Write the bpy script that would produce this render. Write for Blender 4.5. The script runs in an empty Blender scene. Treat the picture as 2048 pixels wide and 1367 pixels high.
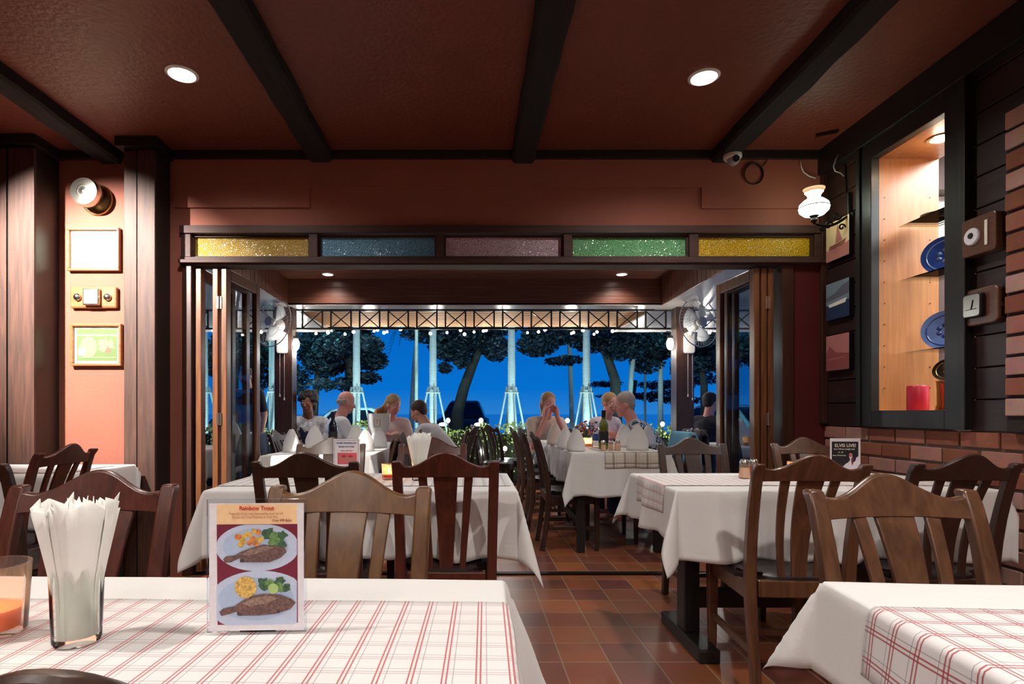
import bpy, bmesh, math, random
from math import sin, cos, pi, radians, hypot, atan2, sqrt
from mathutils import Vector, Matrix, noise
random.seed(7)
COL = bpy.context.scene.collection
scene = bpy.context.scene
F, EYE, CX, CY = 1140.0, 1.06, 940.0, 825.0      # lens in photograph pixels, eye height, vanishing point
def WX(px, Y): return (px - CX) * Y / F
def WZ(py, Y): return EYE - (py - CY) * Y / F

# ------------------------------------------------------------------ materials
MATS = {}
def lin(c):
    return tuple(((v/255)/12.92 if v/255 <= 0.04045 else (((v/255)+0.055)/1.055)**2.4) for v in c)
def new_mat(name):
    m = bpy.data.materials.new(name); m.use_nodes = True
    nt = m.node_tree; b = nt.nodes['Principled BSDF']
    MATS[name] = m
    return m, nt, b
def N(nt, t, **kw):
    n = nt.nodes.new(t)
    for k, v in kw.items():
        if k in n.inputs.keys() if hasattr(n.inputs, 'keys') else False: n.inputs[k].default_value = v
        else: setattr(n, k, v)
    return n
def L(nt, a, b): nt.links.new(a, b)
def mat(name, col, rough=0.5, metal=0.0, coat=0.0, emit=None, es=0.0, trans=0.0, var=0.12, vscale=6.0, bump=0.0, bscale=60.0, sheen=0.0, spec=0.5, sub=0.0, stretch=None, coords='Object'):
    m, nt, b = new_mat(name)
    c = lin(col)
    b.inputs['Roughness'].default_value = rough
    b.inputs['Metallic'].default_value = metal
    b.inputs['Coat Weight'].default_value = coat
    b.inputs['Coat Roughness'].default_value = 0.15
    b.inputs['Specular IOR Level'].default_value = spec
    b.inputs['Transmission Weight'].default_value = trans
    b.inputs['Sheen Weight'].default_value = sheen
    if sub: b.inputs['Subsurface Weight'].default_value = sub; b.inputs['Subsurface Scale'].default_value = 0.01
    if emit: b.inputs['Emission Color'].default_value = (*lin(emit), 1); b.inputs['Emission Strength'].default_value = es
    tc = nt.nodes.new('ShaderNodeTexCoord'); mp = nt.nodes.new('ShaderNodeMapping')
    L(nt, tc.outputs[coords], mp.inputs['Vector'])
    if stretch: mp.inputs['Scale'].default_value = stretch
    nz = nt.nodes.new('ShaderNodeTexNoise'); nz.inputs['Scale'].default_value = vscale; nz.inputs['Detail'].default_value = 5
    L(nt, mp.outputs['Vector'], nz.inputs['Vector'])
    rp = nt.nodes.new('ShaderNodeValToRGB')
    rp.color_ramp.elements[0].position = 0.3; rp.color_ramp.elements[1].position = 0.7
    rp.color_ramp.elements[0].color = (*[max(0, v*(1-var)) for v in c], 1)
    rp.color_ramp.elements[1].color = (*[min(1, v*(1+var)) for v in c], 1)
    L(nt, nz.outputs['Fac'], rp.inputs['Fac']); L(nt, rp.outputs['Color'], b.inputs['Base Color'])
    if bump:
        n2 = nt.nodes.new('ShaderNodeTexNoise'); n2.inputs['Scale'].default_value = bscale; n2.inputs['Detail'].default_value = 4
        L(nt, mp.outputs['Vector'], n2.inputs['Vector'])
        bp = nt.nodes.new('ShaderNodeBump'); bp.inputs['Strength'].default_value = bump; bp.inputs['Distance'].default_value = 0.01
        L(nt, n2.outputs['Fac'], bp.inputs['Height']); L(nt, bp.outputs['Normal'], b.inputs['Normal'])
    return m
def wood(name, c1, c2, rough=0.35, coat=0.3, axis='Z', scale=1.0, bump=0.15):
    m, nt, b = new_mat(name)
    b.inputs['Roughness'].default_value = rough; b.inputs['Coat Weight'].default_value = coat; b.inputs['Coat Roughness'].default_value = 0.2
    tc = nt.nodes.new('ShaderNodeTexCoord'); mp = nt.nodes.new('ShaderNodeMapping')
    s = {'Z': (22, 22, 1.6), 'X': (1.6, 22, 22), 'Y': (22, 1.6, 22)}[axis]
    mp.inputs['Scale'].default_value = [v*scale for v in s]
    L(nt, tc.outputs['Object'], mp.inputs['Vector'])
    nz = nt.nodes.new('ShaderNodeTexNoise'); nz.inputs['Scale'].default_value = 2.0; nz.inputs['Detail'].default_value = 8; nz.inputs['Distortion'].default_value = 0.8
    L(nt, mp.outputs['Vector'], nz.inputs['Vector'])
    rp = nt.nodes.new('ShaderNodeValToRGB')
    rp.color_ramp.elements[0].position = 0.32; rp.color_ramp.elements[0].color = (*lin(c1), 1)
    rp.color_ramp.elements[1].position = 0.68; rp.color_ramp.elements[1].color = (*lin(c2), 1)
    L(nt, nz.outputs['Fac'], rp.inputs['Fac']); L(nt, rp.outputs['Color'], b.inputs['Base Color'])
    bp = nt.nodes.new('ShaderNodeBump'); bp.inputs['Strength'].default_value = bump; bp.inputs['Distance'].default_value = 0.004
    L(nt, nz.outputs['Fac'], bp.inputs['Height']); L(nt, bp.outputs['Normal'], b.inputs['Normal'])
    return m
def thin_glass(name, col=(255, 255, 255), gl=0.12, rough=0.02, frost=0.0):
    m = bpy.data.materials.new(name); m.use_nodes = True; nt = m.node_tree; nt.nodes.clear(); MATS[name] = m
    out = nt.nodes.new('ShaderNodeOutputMaterial'); tr = nt.nodes.new('ShaderNodeBsdfTransparent'); g = nt.nodes.new('ShaderNodeBsdfGlossy')
    tr.inputs['Color'].default_value = (*lin(col), 1); g.inputs['Roughness'].default_value = rough
    fr = nt.nodes.new('ShaderNodeLayerWeight'); fr.inputs['Blend'].default_value = gl
    mx = nt.nodes.new('ShaderNodeMixShader'); L(nt, fr.outputs['Fresnel'], mx.inputs['Fac']); L(nt, tr.outputs[0], mx.inputs[1]); L(nt, g.outputs[0], mx.inputs[2])
    last = mx
    if frost:
        tl = nt.nodes.new('ShaderNodeBsdfTranslucent'); tl.inputs['Color'].default_value = (*lin(col), 1)
        m2 = nt.nodes.new('ShaderNodeMixShader'); m2.inputs['Fac'].default_value = frost
        L(nt, mx.outputs[0], m2.inputs[1]); L(nt, tl.outputs[0], m2.inputs[2]); last = m2
    L(nt, last.outputs[0], out.inputs['Surface'])
    return m
def emis(name, col, s):
    m = bpy.data.materials.new(name); m.use_nodes = True; nt = m.node_tree; MATS[name] = m
    b = nt.nodes['Principled BSDF']; b.inputs['Base Color'].default_value = (*lin(col), 1)
    b.inputs['Emission Color'].default_value = (*lin(col), 1); b.inputs['Emission Strength'].default_value = s
    return m
def pattern_glass(name, col):
    m, nt, b = new_mat(name)
    b.inputs['Base Color'].default_value = (*lin(col), 1); b.inputs['Roughness'].default_value = 0.22
    b.inputs['Transmission Weight'].default_value = 0.0
    tc = nt.nodes.new('ShaderNodeTexCoord'); v = nt.nodes.new('ShaderNodeTexVoronoi'); v.inputs['Scale'].default_value = 95; v.feature = 'DISTANCE_TO_EDGE'
    L(nt, tc.outputs['Object'], v.inputs['Vector'])
    rp = nt.nodes.new('ShaderNodeValToRGB'); rp.color_ramp.elements[0].color = (*[x*0.35 for x in lin(col)], 1); rp.color_ramp.elements[1].color = (*lin(col), 1)
    rp.color_ramp.elements[1].position = 0.25
    L(nt, v.outputs['Distance'], rp.inputs['Fac']); L(nt, rp.outputs['Color'], b.inputs['Base Color'])
    bp = nt.nodes.new('ShaderNodeBump'); bp.inputs['Strength'].default_value = 0.9; bp.inputs['Distance'].default_value = 0.004
    L(nt, v.outputs['Distance'], bp.inputs['Height']); L(nt, bp.outputs['Normal'], b.inputs['Normal'])
    return m
def stripes(name, base, dbl, thin, period, dw, gap, tw, dbl2=None, p2=None):
    """woven check: pairs of thick stripes plus one thin stripe half way, both ways, on the cloth's own UV metres"""
    m, nt, b = new_mat(name)
    b.inputs['Roughness'].default_value = 0.85; b.inputs['Sheen Weight'].default_value = 0.2
    uv = nt.nodes.new('ShaderNodeUVMap'); uv.uv_map = 'UVMap'
    sp = nt.nodes.new('ShaderNodeSeparateXYZ'); L(nt, uv.outputs['UV'], sp.inputs[0])
    def mth(op, a, bb=None, c=None):
        n = nt.nodes.new('ShaderNodeMath'); n.operation = op
        for i, v in enumerate((a, bb, c)):
            if v is None: continue
            if isinstance(v, (int, float)): n.inputs[i].default_value = v
            else: L(nt, v, n.inputs[i])
        return n.outputs[0]
    def line(src, per, cen, hw):
        f = mth('FRACT', mth('ADD', mth('MULTIPLY', src, 1/per), 100.0))
        d = mth('ABSOLUTE', mth('SUBTRACT', f, cen))
        return mth('LESS_THAN', d, hw/per)
    cur = None
    def over(prev, colr, fac, k):
        mx = nt.nodes.new('ShaderNodeMix'); mx.data_type = 'RGBA'
        fm = mth('MULTIPLY', fac, k); L(nt, fm, mx.inputs[0])
        if isinstance(prev, tuple): mx.inputs[6].default_value = (*prev, 1)
        else: L(nt, prev, mx.inputs[6])
        mx.inputs[7].default_value = (*colr, 1)
        return mx.outputs[2]
    cur = lin(base)
    for ax, colr, k in ((0, lin(dbl), 0.85), (1, lin(dbl2 or dbl), 0.5 if dbl2 else 0.85)):
        s = sp.outputs[ax]; per = period if ax == 0 else (p2 or period)
        cur = over(cur, lin(thin), line(s, per, 0.0 + 0.5, tw), 0.55)
        cur = over(cur, colr, line(s, per, 0.25 - gap/per, dw), k)
        cur = over(cur, colr, line(s, per, 0.25 + gap/per, dw), k)
    L(nt, cur, b.inputs['Base Color'])
    nz = nt.nodes.new('ShaderNodeTexNoise'); nz.inputs['Scale'].default_value = 18
    bp = nt.nodes.new('ShaderNodeBump'); bp.inputs['Strength'].default_value = 0.35; bp.inputs['Distance'].default_value = 0.006
    L(nt, uv.outputs['UV'], nz.inputs['Vector']); L(nt, nz.outputs['Fac'], bp.inputs['Height']); L(nt, bp.outputs['Normal'], b.inputs['Normal'])
    return m

# ------------------------------------------------------------------ mesh builder
class MB:
    def __init__(s, off=(0, 0, 0)):
        s.v = []; s.f = []; s.m = []; s.off = Vector(off); s.uv = None
    def add(s, vs, fs, mi=0):
        b = len(s.v); s.v += [tuple(Vector(v) - s.off) for v in vs]
        s.f += [tuple(b+i for i in f) for f in fs]; s.m += [mi]*len(fs); return s
    def box(s, x0, x1, y0, y1, z0, z1, mi=0):
        vs = [(x, y, z) for x in (x0, x1) for y in (y0, y1) for z in (z0, z1)]
        return s.add(vs, [(0, 1, 3, 2), (4, 6, 7, 5), (0, 4, 5, 1), (2, 3, 7, 6), (0, 2, 6, 4), (1, 5, 7, 3)], mi)
    def obox(s, c, size, M, mi=0):
        hx, hy, hz = [v/2 for v in size]; c = Vector(c)
        vs = [c + M @ Vector((x, y, z)) for x in (-hx, hx) for y in (-hy, hy) for z in (-hz, hz)]
        return s.add(vs, [(0, 1, 3, 2), (4, 6, 7, 5), (0, 4, 5, 1), (2, 3, 7, 6), (0, 2, 6, 4), (1, 5, 7, 3)], mi)
    def bar(s, p0, p1, w, d, mi=0, up=(0, 0, 1)):
        p0, p1 = Vector(p0), Vector(p1); z = (p1-p0); ln = z.length; z = z/ln
        u = Vector(up)
        if abs(z.dot(u)) > 0.98: u = Vector((0, 1, 0))
        x = u.cross(z).normalized(); y = z.cross(x)
        return s.obox((p0+p1)/2, (w, d, ln), Matrix((x, y, z)).transposed(), mi)
    def tube(s, pts, rad, seg=8, mi=0, cap=True, closed=False):
        pts = [Vector(p) for p in pts]; n = len(pts)
        if isinstance(rad, (int, float)): rad = [rad]*n
        vs = []; fs = []; prev = None
        for i, p in enumerate(pts):
            if closed: t = pts[(i+1) % n] - pts[i-1]
            else: t = pts[min(i+1, n-1)] - pts[max(i-1, 0)]
            t = t.normalized() if t.length > 1e-9 else Vector((0, 0, 1))
            if prev is None:
                a = Vector((0, 0, 1)) if abs(t.z) < 0.9 else Vector((1, 0, 0))
                x = a.cross(t).normalized()
            else:
                x = prev - t*prev.dot(t); x = x.normalized() if x.length > 1e-6 else prev
            prev = x; y = t.cross(x)
            for k in range(seg):
                a = 2*pi*k/seg; vs.append(p + (x*cos(a) + y*sin(a))*rad[i])
        m = n if closed else n-1
        for i in range(m):
            j = (i+1) % n
            for k in range(seg):
                k2 = (k+1) % seg; fs.append((i*seg+k, i*seg+k2, j*seg+k2, j*seg+k))
        if cap and not closed:
            fs.append(tuple(reversed(range(seg)))); fs.append(tuple((n-1)*seg+k for k in range(seg)))
        return s.add(vs, fs, mi)
    def lathe(s, prof, c=(0, 0, 0), seg=24, mi=0, M=None, closed=False):
        c = Vector(c); vs = []; fs = []; n = len(prof)
        for r, z in prof:
            for k in range(seg):
                a = 2*pi*k/seg; v = Vector((r*cos(a), r*sin(a), z))
                if M: v = M @ v
                vs.append(c+v)
        for i in range(n-1 if not closed else n):
            j = (i+1) % n
            for k in range(seg):
                k2 = (k+1) % seg; fs.append((i*seg+k, i*seg+k2, j*seg+k2, j*seg+k))
        if not closed:
            if prof[0][0] > 1e-5: fs.append(tuple(reversed(range(seg))))
            if prof[-1][0] > 1e-5: fs.append(tuple((n-1)*seg+k for k in range(seg)))
        return s.add(vs, fs, mi)
    def sphere(s, c, r, seg=14, rings=8, mi=0, M=None):
        if isinstance(r, (int, float)): r = (r, r, r)
        c = Vector(c); vs = [None]; fs = []
        top = Vector((0, 0, r[2])); vs[0] = c + (M @ top if M else top)
        for i in range(1, rings):
            th = pi*i/rings
            for k in range(seg):
                a = 2*pi*k/seg; v = Vector((r[0]*sin(th)*cos(a), r[1]*sin(th)*sin(a), r[2]*cos(th)))
                vs.append(c + (M @ v if M else v))
        bot = Vector((0, 0, -r[2])); vs.append(c + (M @ bot if M else bot)); e = len(vs)-1
        for k in range(seg):
            k2 = (k+1) % seg
            fs.append((0, 1+k, 1+k2)); fs.append((e, e-seg+k2, e-seg+k))
        for i in range(rings-2):
            for k in range(seg):
                k2 = (k+1) % seg; a = 1+i*seg
                fs.append((a+k, a+seg+k, a+seg+k2, a+k2))
        return s.add(vs, fs, mi)
    def prism(s, poly, fn, t0, t1, mi=0):
        """poly of (a,b); fn(a,b,t)->xyz"""
        n = len(poly); vs = [fn(a, b, t0) for a, b in poly] + [fn(a, b, t1) for a, b in poly]
        fs = [tuple(range(n)), tuple(reversed(range(n, 2*n)))] + [(i, i+n, (i+1) % n + n, (i+1) % n) for i in range(n)]
        return s.add(vs, fs, mi)
    def capsule(s, p0, p1, r0, r1, seg=14):
        p0, p1 = Vector(p0), Vector(p1); z = p1-p0; ln = z.length
        if ln < 1e-6: return s.sphere(p0, max(r0, r1))
        z /= ln; a = Vector((0, 0, 1)) if abs(z.z) < .9 else Vector((1, 0, 0)); x = a.cross(z).normalized(); y = z.cross(x)
        M = Matrix((x, y, z)).transposed(); prof = []
        for i in range(5): t = pi/2*i/4; prof.append((max(1e-4, r0*sin(t)), -r0*cos(t)))
        for i in range(5): t = pi/2*(4-i)/4; prof.append((max(1e-4, r1*sin(t)), ln + r1*cos(t)))
        return s.lathe(prof, p0, seg, 0, M)
    def mesh(s, name, mats, smooth):
        me = bpy.data.meshes.new(name); me.from_pydata(s.v, [], s.f)
        if not isinstance(mats, (list, tuple)): mats = [mats]
        for m in mats: me.materials.append(MATS[m] if isinstance(m, str) else m)
        if len(mats) > 1: me.polygons.foreach_set('material_index', s.m)
        if s.uv:
            ul = me.uv_layers.new(name='UVMap')
            for lp in me.loops: ul.data[lp.index].uv = s.uv[lp.vertex_index]
        me.update()
        bm = bmesh.new(); bm.from_mesh(me); bmesh.ops.recalc_face_normals(bm, faces=bm.faces)
        for f in bm.faces: f.smooth = bool(smooth)
        if smooth == 'auto':
            for e in bm.edges:
                if len(e.link_faces) == 2 and e.calc_face_angle(0) > radians(35): e.smooth = False
        bm.to_mesh(me); bm.free(); return me
    def build(s, name, mats, parent=None, smooth=False, bevel=0.0, loc=None, rz=0.0, solid=0.0):
        o = bpy.data.objects.new(name, s.mesh(name, mats, smooth)); COL.objects.link(o)
        if parent: o.parent = parent
        if loc is not None: o.location = loc
        elif not parent: o.location = s.off
        o.rotation_euler.z = rz
        if bevel:
            md = o.modifiers.new('bevel', 'BEVEL'); md.width = bevel; md.segments = 2; md.limit_method = 'ANGLE'; md.angle_limit = radians(40)
        if solid:
            md = o.modifiers.new('solid', 'SOLIDIFY'); md.thickness = solid; md.offset = -1
        return o
def tag(o, label=None, cat=None, group=None, kind=None):
    if label: o['label'] = label
    if cat: o['category'] = cat
    if group: o['group'] = group
    if kind: o['kind'] = kind
    return o
def thing(name, loc, rz=0.0, label=None, cat=None, group=None):
    o = bpy.data.objects.new(name, None); COL.objects.link(o); o.location = loc; o.rotation_euler = (0, 0, rz)
    o.empty_display_size = 0.05
    return tag(o, label, cat, group)
def struct(o): o['kind'] = 'structure'; return o
def dup(root, loc, rz, label, group=None):
    def cp(o, par):
        c = o.copy(); COL.objects.link(c)
        if par: c.parent = par
        for ch in list(o.children): cp(ch, c)
        return c
    r = cp(root, None); r.location = loc; r.rotation_euler = (0, 0, rz)
    if label: r['label'] = label
    if group: r['group'] = group
    return r
def text(body, size, m, parent, loc, rot=(pi/2, 0, 0), name='lettering', ext=0.0003, align='CENTER', bold=0.0, sx=1.0):
    cu = bpy.data.curves.new('txt', 'FONT'); cu.body = body; cu.size = size; cu.extrude = ext; cu.align_x = align; cu.align_y = 'CENTER'; cu.offset = bold
    t = bpy.data.objects.new('txt', cu); COL.objects.link(t)
    bpy.context.view_layer.update()
    me = bpy.data.meshes.new_from_object(t.evaluated_get(bpy.context.evaluated_depsgraph_get()))
    bpy.data.objects.remove(t); bpy.data.curves.remove(cu)
    me.name = name; me.materials.clear(); me.materials.append(MATS[m])
    o = bpy.data.objects.new(name, me); COL.objects.link(o); o.parent = parent; o.location = loc; o.rotation_euler = rot; o.scale = (sx, 1, 1)
    return o
def light(kind, name, loc, power, col=(1, .85, .65), size=0.1, rot=None, spot=None, blend=0.6, target=None):
    d = bpy.data.lights.new(name, kind); d.energy = power; d.color = col
    if kind in ('POINT', 'SPOT'): d.shadow_soft_size = size
    if kind == 'AREA': d.size = size
    if kind == 'SPOT': d.spot_size = radians(spot or 90); d.spot_blend = blend
    o = bpy.data.objects.new(name, d); COL.objects.link(o); o.location = loc
    if target is not None: o.rotation_euler = (Vector(target)-Vector(loc)).to_track_quat('-Z', 'Y').to_euler()
    elif rot: o.rotation_euler = rot
    return o

# palette
wood('wood_chair_red', (66, 30, 22), (92, 44, 32), 0.38, 0.12)
wood('wood_chair_brown', (78, 50, 34), (106, 70, 48), 0.32, 0.3)
wood('wood_chair_olive', (88, 57, 33), (112, 76, 45), 0.38, 0.12)
wood('wood_chair_dark', (46, 28, 22), (62, 38, 28), 0.38, 0.12)
wood('wood_column', (56, 34, 27), (84, 53, 41), 0.62, 0.0)
wood('wood_black', (18, 17, 17), (27, 24, 23), 0.5, 0.1)
wood('wood_beam', (14, 12, 11), (28, 23, 20), 0.9, 0.0, axis='Y', bump=0.8)
wood('wood_frame', (50, 27, 21), (72, 40, 30), 0.4, 0.2)
wood('wood_frame_x', (50, 27, 21), (72, 40, 30), 0.65, 0.0, axis='X')
wood('wood_door', (94, 56, 34), (126, 78, 48), 0.35, 0.35)
wood('wood_plank', (38, 24, 21), (54, 33, 28), 0.5, 0.1, axis='Y')
wood('wood_soffit_x', (92, 54, 42), (118, 72, 55), 0.4, 0.25, axis='X')
wood('wood_soffit_z', (104, 60, 44), (134, 82, 60), 0.4, 0.25, axis='Z')
wood('wood_awning', (168, 128, 92), (196, 150, 110), 0.7, 0.0, axis='X')
wood('wood_ply', (170, 106, 56), (190, 124, 70), 0.45, 0.15)
wood('wood_small', (140, 82, 48), (176, 108, 66), 0.35, 0.3, axis='X')
wood('wood_small_dark', (86, 52, 38), (104, 64, 46), 0.35, 0.3, axis='Y')
mat('seat_leather', (34, 24, 22), 0.4, var=0.15, bump=0.1)
mat('plaster_pink', (146, 84, 66), 0.75, var=0.05, vscale=3, bump=0.12, bscale=40)
mat('plaster_ceiling', (112, 54, 39), 0.5, var=0.08, vscale=2.5, bump=0.5, bscale=35)
mat('plaster_back', (130, 84, 70), 0.8)
mat('wall_maroon', (88, 28, 30), 0.45, var=0.1, stretch=(14, 14, 1))
mat('linen', (226, 224, 222), 0.85, var=0.02, vscale=4, bump=0.25, bscale=22, sheen=0.2)
mat('paper', (240, 238, 232), 0.9, var=0.02, vscale=20, sub=0.0)
mat('white_plastic', (224, 222, 216), 0.35, var=0.02)
mat('grey_plastic', (150, 150, 152), 0.4, var=0.03)
mat('black', (14, 14, 15), 0.4)
mat('black_iron', (26, 25, 24), 0.45, metal=0.6, bump=0.2)
mat('steel', (190, 186, 178), 0.28, metal=1.0)
mat('brass', (190, 170, 120), 0.25, metal=1.0)
mat('nickel', (200, 200, 190), 0.22, metal=1.0)
mat('mortar', (112, 100, 92), 0.9, bump=0.4)
mat('mortar_dark', (44, 34, 30), 0.9, bump=0.4)
thin_glass('glass_clear', (250, 252, 250), 0.15)
thin_glass('glass_door', (240, 243, 245), 0.07)
thin_glass('shelf_glass', (248, 252, 250), 0.04)
thin_glass('glass_frost', (255, 232, 214), 0.1, 0.1, frost=0.2)
thin_glass('glass_cup', (255, 246, 240), 0.12, 0.03, frost=0.06)
thin_glass('acrylic', (246, 248, 252), 0.12, 0.05)
thin_glass('fan_blade_plastic', (225, 228, 232), 0.3, 0.25, frost=0.55)
emis('lamp_white', (255, 244, 226), 14)
emis('lamp_small', (255, 246, 230), 9)
emis('bulb_string', (255, 240, 214), 30)
emis('flame', (255, 196, 110), 14)
emis('oil_shade', (236, 250, 226), 9)
pattern_glass('glass_yellow', (190, 156, 70)); pattern_glass('glass_blue', (110, 170, 205))
pattern_glass('glass_pink', (220, 190, 202)); pattern_glass('glass_green', (112, 186, 124)); pattern_glass('glass_amber', (236, 186, 30))
stripes('check_red', (228, 224, 222), (186, 52, 66), (128, 120, 124), 0.040, 0.0011, 0.0026, 0.0007, dbl2=(170, 130, 134), p2=0.040)
stripes('check_red_bold', (226, 222, 222), (166, 40, 56), (112, 96, 104), 0.050, 0.0014, 0.0034, 0.0008)
stripes('check_brown', (216, 208, 196), (84, 60, 52), (108, 88, 78), 0.085, 0.0022, 0.0036, 0.0012)
stripes('check_grey', (222, 220, 220), (108, 70, 74), (130, 120, 124), 0.045, 0.0012, 0.003, 0.0008)
# brick with its own tint per brick
def brick_mat(name, c1, c2, c3):
    m, nt, b = new_mat(name); b.inputs['Roughness'].default_value = 0.85
    g = nt.nodes.new('ShaderNodeNewGeometry'); rp = nt.nodes.new('ShaderNodeValToRGB')
    e = rp.color_ramp.elements; e[0].color = (*lin(c1), 1); e[1].color = (*lin(c3), 1); k = e.new(0.5); k.color = (*lin(c2), 1)
    L(nt, g.outputs['Random Per Island'], rp.inputs['Fac'])
    tc = nt.nodes.new('ShaderNodeTexCoord'); nz = nt.nodes.new('ShaderNodeTexNoise'); nz.inputs['Scale'].default_value = 14; nz.inputs['Detail'].default_value = 6
    L(nt, tc.outputs['Object'], nz.inputs['Vector'])
    mx = nt.nodes.new('ShaderNodeMix'); mx.data_type = 'RGBA'; mx.blend_type = 'MULTIPLY'; mx.inputs[0].default_value = 0.5
    L(nt, rp.outputs['Color'], mx.inputs[6]); L(nt, nz.outputs['Color'], mx.inputs[7]); L(nt, mx.outputs[2], b.inputs['Base Color'])
    bp = nt.nodes.new('ShaderNodeBump'); bp.inputs['Strength'].default_value = 0.5; bp.inputs['Distance'].default_value = 0.01
    L(nt, nz.outputs['Fac'], bp.inputs['Height']); L(nt, bp.outputs['Normal'], b.inputs['Normal'])
brick_mat('brick', (150, 84, 58), (180, 110, 86), (214, 166, 154))
def tile_mat():
    m, nt, b = new_mat('floor_tile')
    tc = nt.nodes.new('ShaderNodeTexCoord'); mp = nt.nodes.new('ShaderNodeMapping')
    mp.inputs['Location'].default_value = (0.0, 0.0, 0)
    L(nt, tc.outputs['Object'], mp.inputs['Vector'])
    bt = nt.nodes.new('ShaderNodeTexBrick'); bt.offset = 0; bt.squash = 1
    bt.inputs['Scale'].default_value = 1; bt.inputs['Brick Width'].default_value = 0.2; bt.inputs['Row Height'].default_value = 0.2
    bt.inputs['Mortar Size'].default_value = 0.004; bt.inputs['Mortar Smooth'].default_value = 0.2; bt.inputs['Bias'].default_value = 0.0
    bt.inputs['Color1'].default_value = (*lin((176, 100, 58)), 1); bt.inputs['Color2'].default_value = (*lin((124, 72, 64)), 1); bt.inputs['Mortar'].default_value = (*lin((170, 140, 112)), 1)
    L(nt, mp.outputs['Vector'], bt.inputs['Vector'])
    nz = nt.nodes.new('ShaderNodeTexNoise'); nz.inputs['Scale'].default_value = 5; nz.inputs['Detail'].default_value = 6
    L(nt, tc.outputs['Object'], nz.inputs['Vector'])
    mx = nt.nodes.new('ShaderNodeMix'); mx.data_type = 'RGBA'; mx.blend_type = 'MULTIPLY'; mx.inputs[0].default_value = 0.45
    L(nt, bt.outputs['Color'], mx.inputs[6]); L(nt, nz.outputs['Color'], mx.inputs[7]); L(nt, mx.outputs[2], b.inputs['Base Color'])
    b.inputs['Roughness'].default_value = 0.3
    bp = nt.nodes.new('ShaderNodeBump'); bp.inputs['Strength'].default_value = 0.6; bp.inputs['Distance'].default_value = 0.003; bp.invert = True
    L(nt, bt.outputs['Fac'], bp.inputs['Height'])
    b2 = nt.nodes.new('ShaderNodeBump'); b2.inputs['Strength'].default_value = 0.25; b2.inputs['Distance'].default_value = 0.004
    L(nt, nz.outputs['Fac'], b2.inputs['Height']); L(nt, bp.outputs['Normal'], b2.inputs['Normal']); L(nt, b2.outputs['Normal'], b.inputs['Normal'])
tile_mat()
P_DL, P_VER, P_ROOM, P_SPOT, P_NICHE, P_STR, P_PALM, P_ST, SKY, EXPO = 66, 26, 148, 1300, .7, 45, 320, 300, 1.0, 0.0
# ================================================================== SETTING
WALL = 3.72; CEIL = 2.76; RX = 2.31; LX = -3.7; NY = -2.2
def s_box(name, m, *b, bevel=0.0):
    o = MB(((b[0]+b[1])/2, (b[2]+b[3])/2, b[4])).box(*b).build(name, m, bevel=bevel); return struct(o)
fl = MB().box(LX-.3, 3.6, NY, 9.0, -0.12, 0).build('floor', 'floor_tile', loc=(0.0, 0.0, 0)); struct(fl)
# shift tile joints to the photographed ones
for n in MATS['floor_tile'].node_tree.nodes:
    if n.type == 'MAPPING': n.inputs['Location'].default_value = (0.0078, -0.026, 0)
s_box('ceiling', 'plaster_ceiling', LX, RX, NY, WALL, CEIL, CEIL+.1)
s_box('wall_left', 'plaster_back', LX-.1, LX, NY, WALL+.12, -.1, CEIL+.1)
s_box('wall_front', 'plaster_back', LX, RX, NY-.1, NY, -.1, CEIL+.1)
OX0, OX1, OZ = -1.81, 2.06, 1.99
# back wall: left piece, lintel, right piece
w = MB()
w.box(LX, OX0-.055, WALL, WALL+.12, 0, CEIL)
w.box(OX0-.055, RX+.12, WALL, WALL+.12, 2.267, CEIL)
w.prism([(350, 317), (350, 416), (620, 416), (620, 376), (1402, 376), (1402, 418), (1640, 418), (1640, 317)], lambda a, b, t: (WX(a, WALL), t, WZ(b, WALL)), WALL-.014, WALL)
w.build('wall_back', 'plaster_pink'); struct(bpy.data.objects['wall_back'])
struct(MB((2.17, WALL, 0)).box(2.07, RX+.12, WALL, WALL+.12, 0, 2.03).box(2.285, RX+.12, WALL+.001, WALL+.12, 2.03, 2.266).build('wall_back_panel', 'wall_maroon'))  # right piece of the back wall, in darker maroon
# transom frame
t = MB()
z0, z1, z2, z3 = 2.018, 2.07, 2.218, 2.267
xs = [385, 620, 637, 873, 888, 1126, 1142, 1376, 1394, 1625]
X = lambda p: WX(p, WALL)
t.box(OX0-.07, 2.30, WALL-.035, WALL+.1, z3-.045, z3+.006); t.box(OX0-.07, 2.30, WALL-.03, WALL+.1, z0, z1)
t.box(OX0-.07, 2.30, WALL-.055, WALL-.03, z0+.008, z0+.030)
edges = [X(366)] + [X(p) for p in xs] + [X(1640)]
for i in range(0, len(edges), 2): t.box(edges[i], edges[i+1], WALL-.028, WALL+.09, z1, z2)
struct(t.build('trim_1', 'wood_frame_x', bevel=.003))
for i, g in enumerate(['glass_yellow', 'glass_blue', 'glass_pink', 'glass_green', 'glass_amber']):
    a, b = X(xs[2*i]), X(xs[2*i+1])
    f = MB(((a+b)/2, WALL+.02, z1))
    for q in ((a, b, z1, z1+.012), (a, b, z2-.012, z2), (a, a+.012, z1+.012, z2-.012), (b-.012, b, z1+.012, z2-.012)): f.box(q[0], q[1], WALL+.0, WALL+.035, q[2], q[3])
    fo = struct(f.build('window_%d' % (i+1), 'wood_frame_x'))
    p = MB(((a+b)/2, WALL+.02, z1)).box(a+.012, b-.012, WALL+.015, WALL+.021, z1+.012, z2-.012).build('pane', g, fo, loc=(0, 0, 0))
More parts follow.
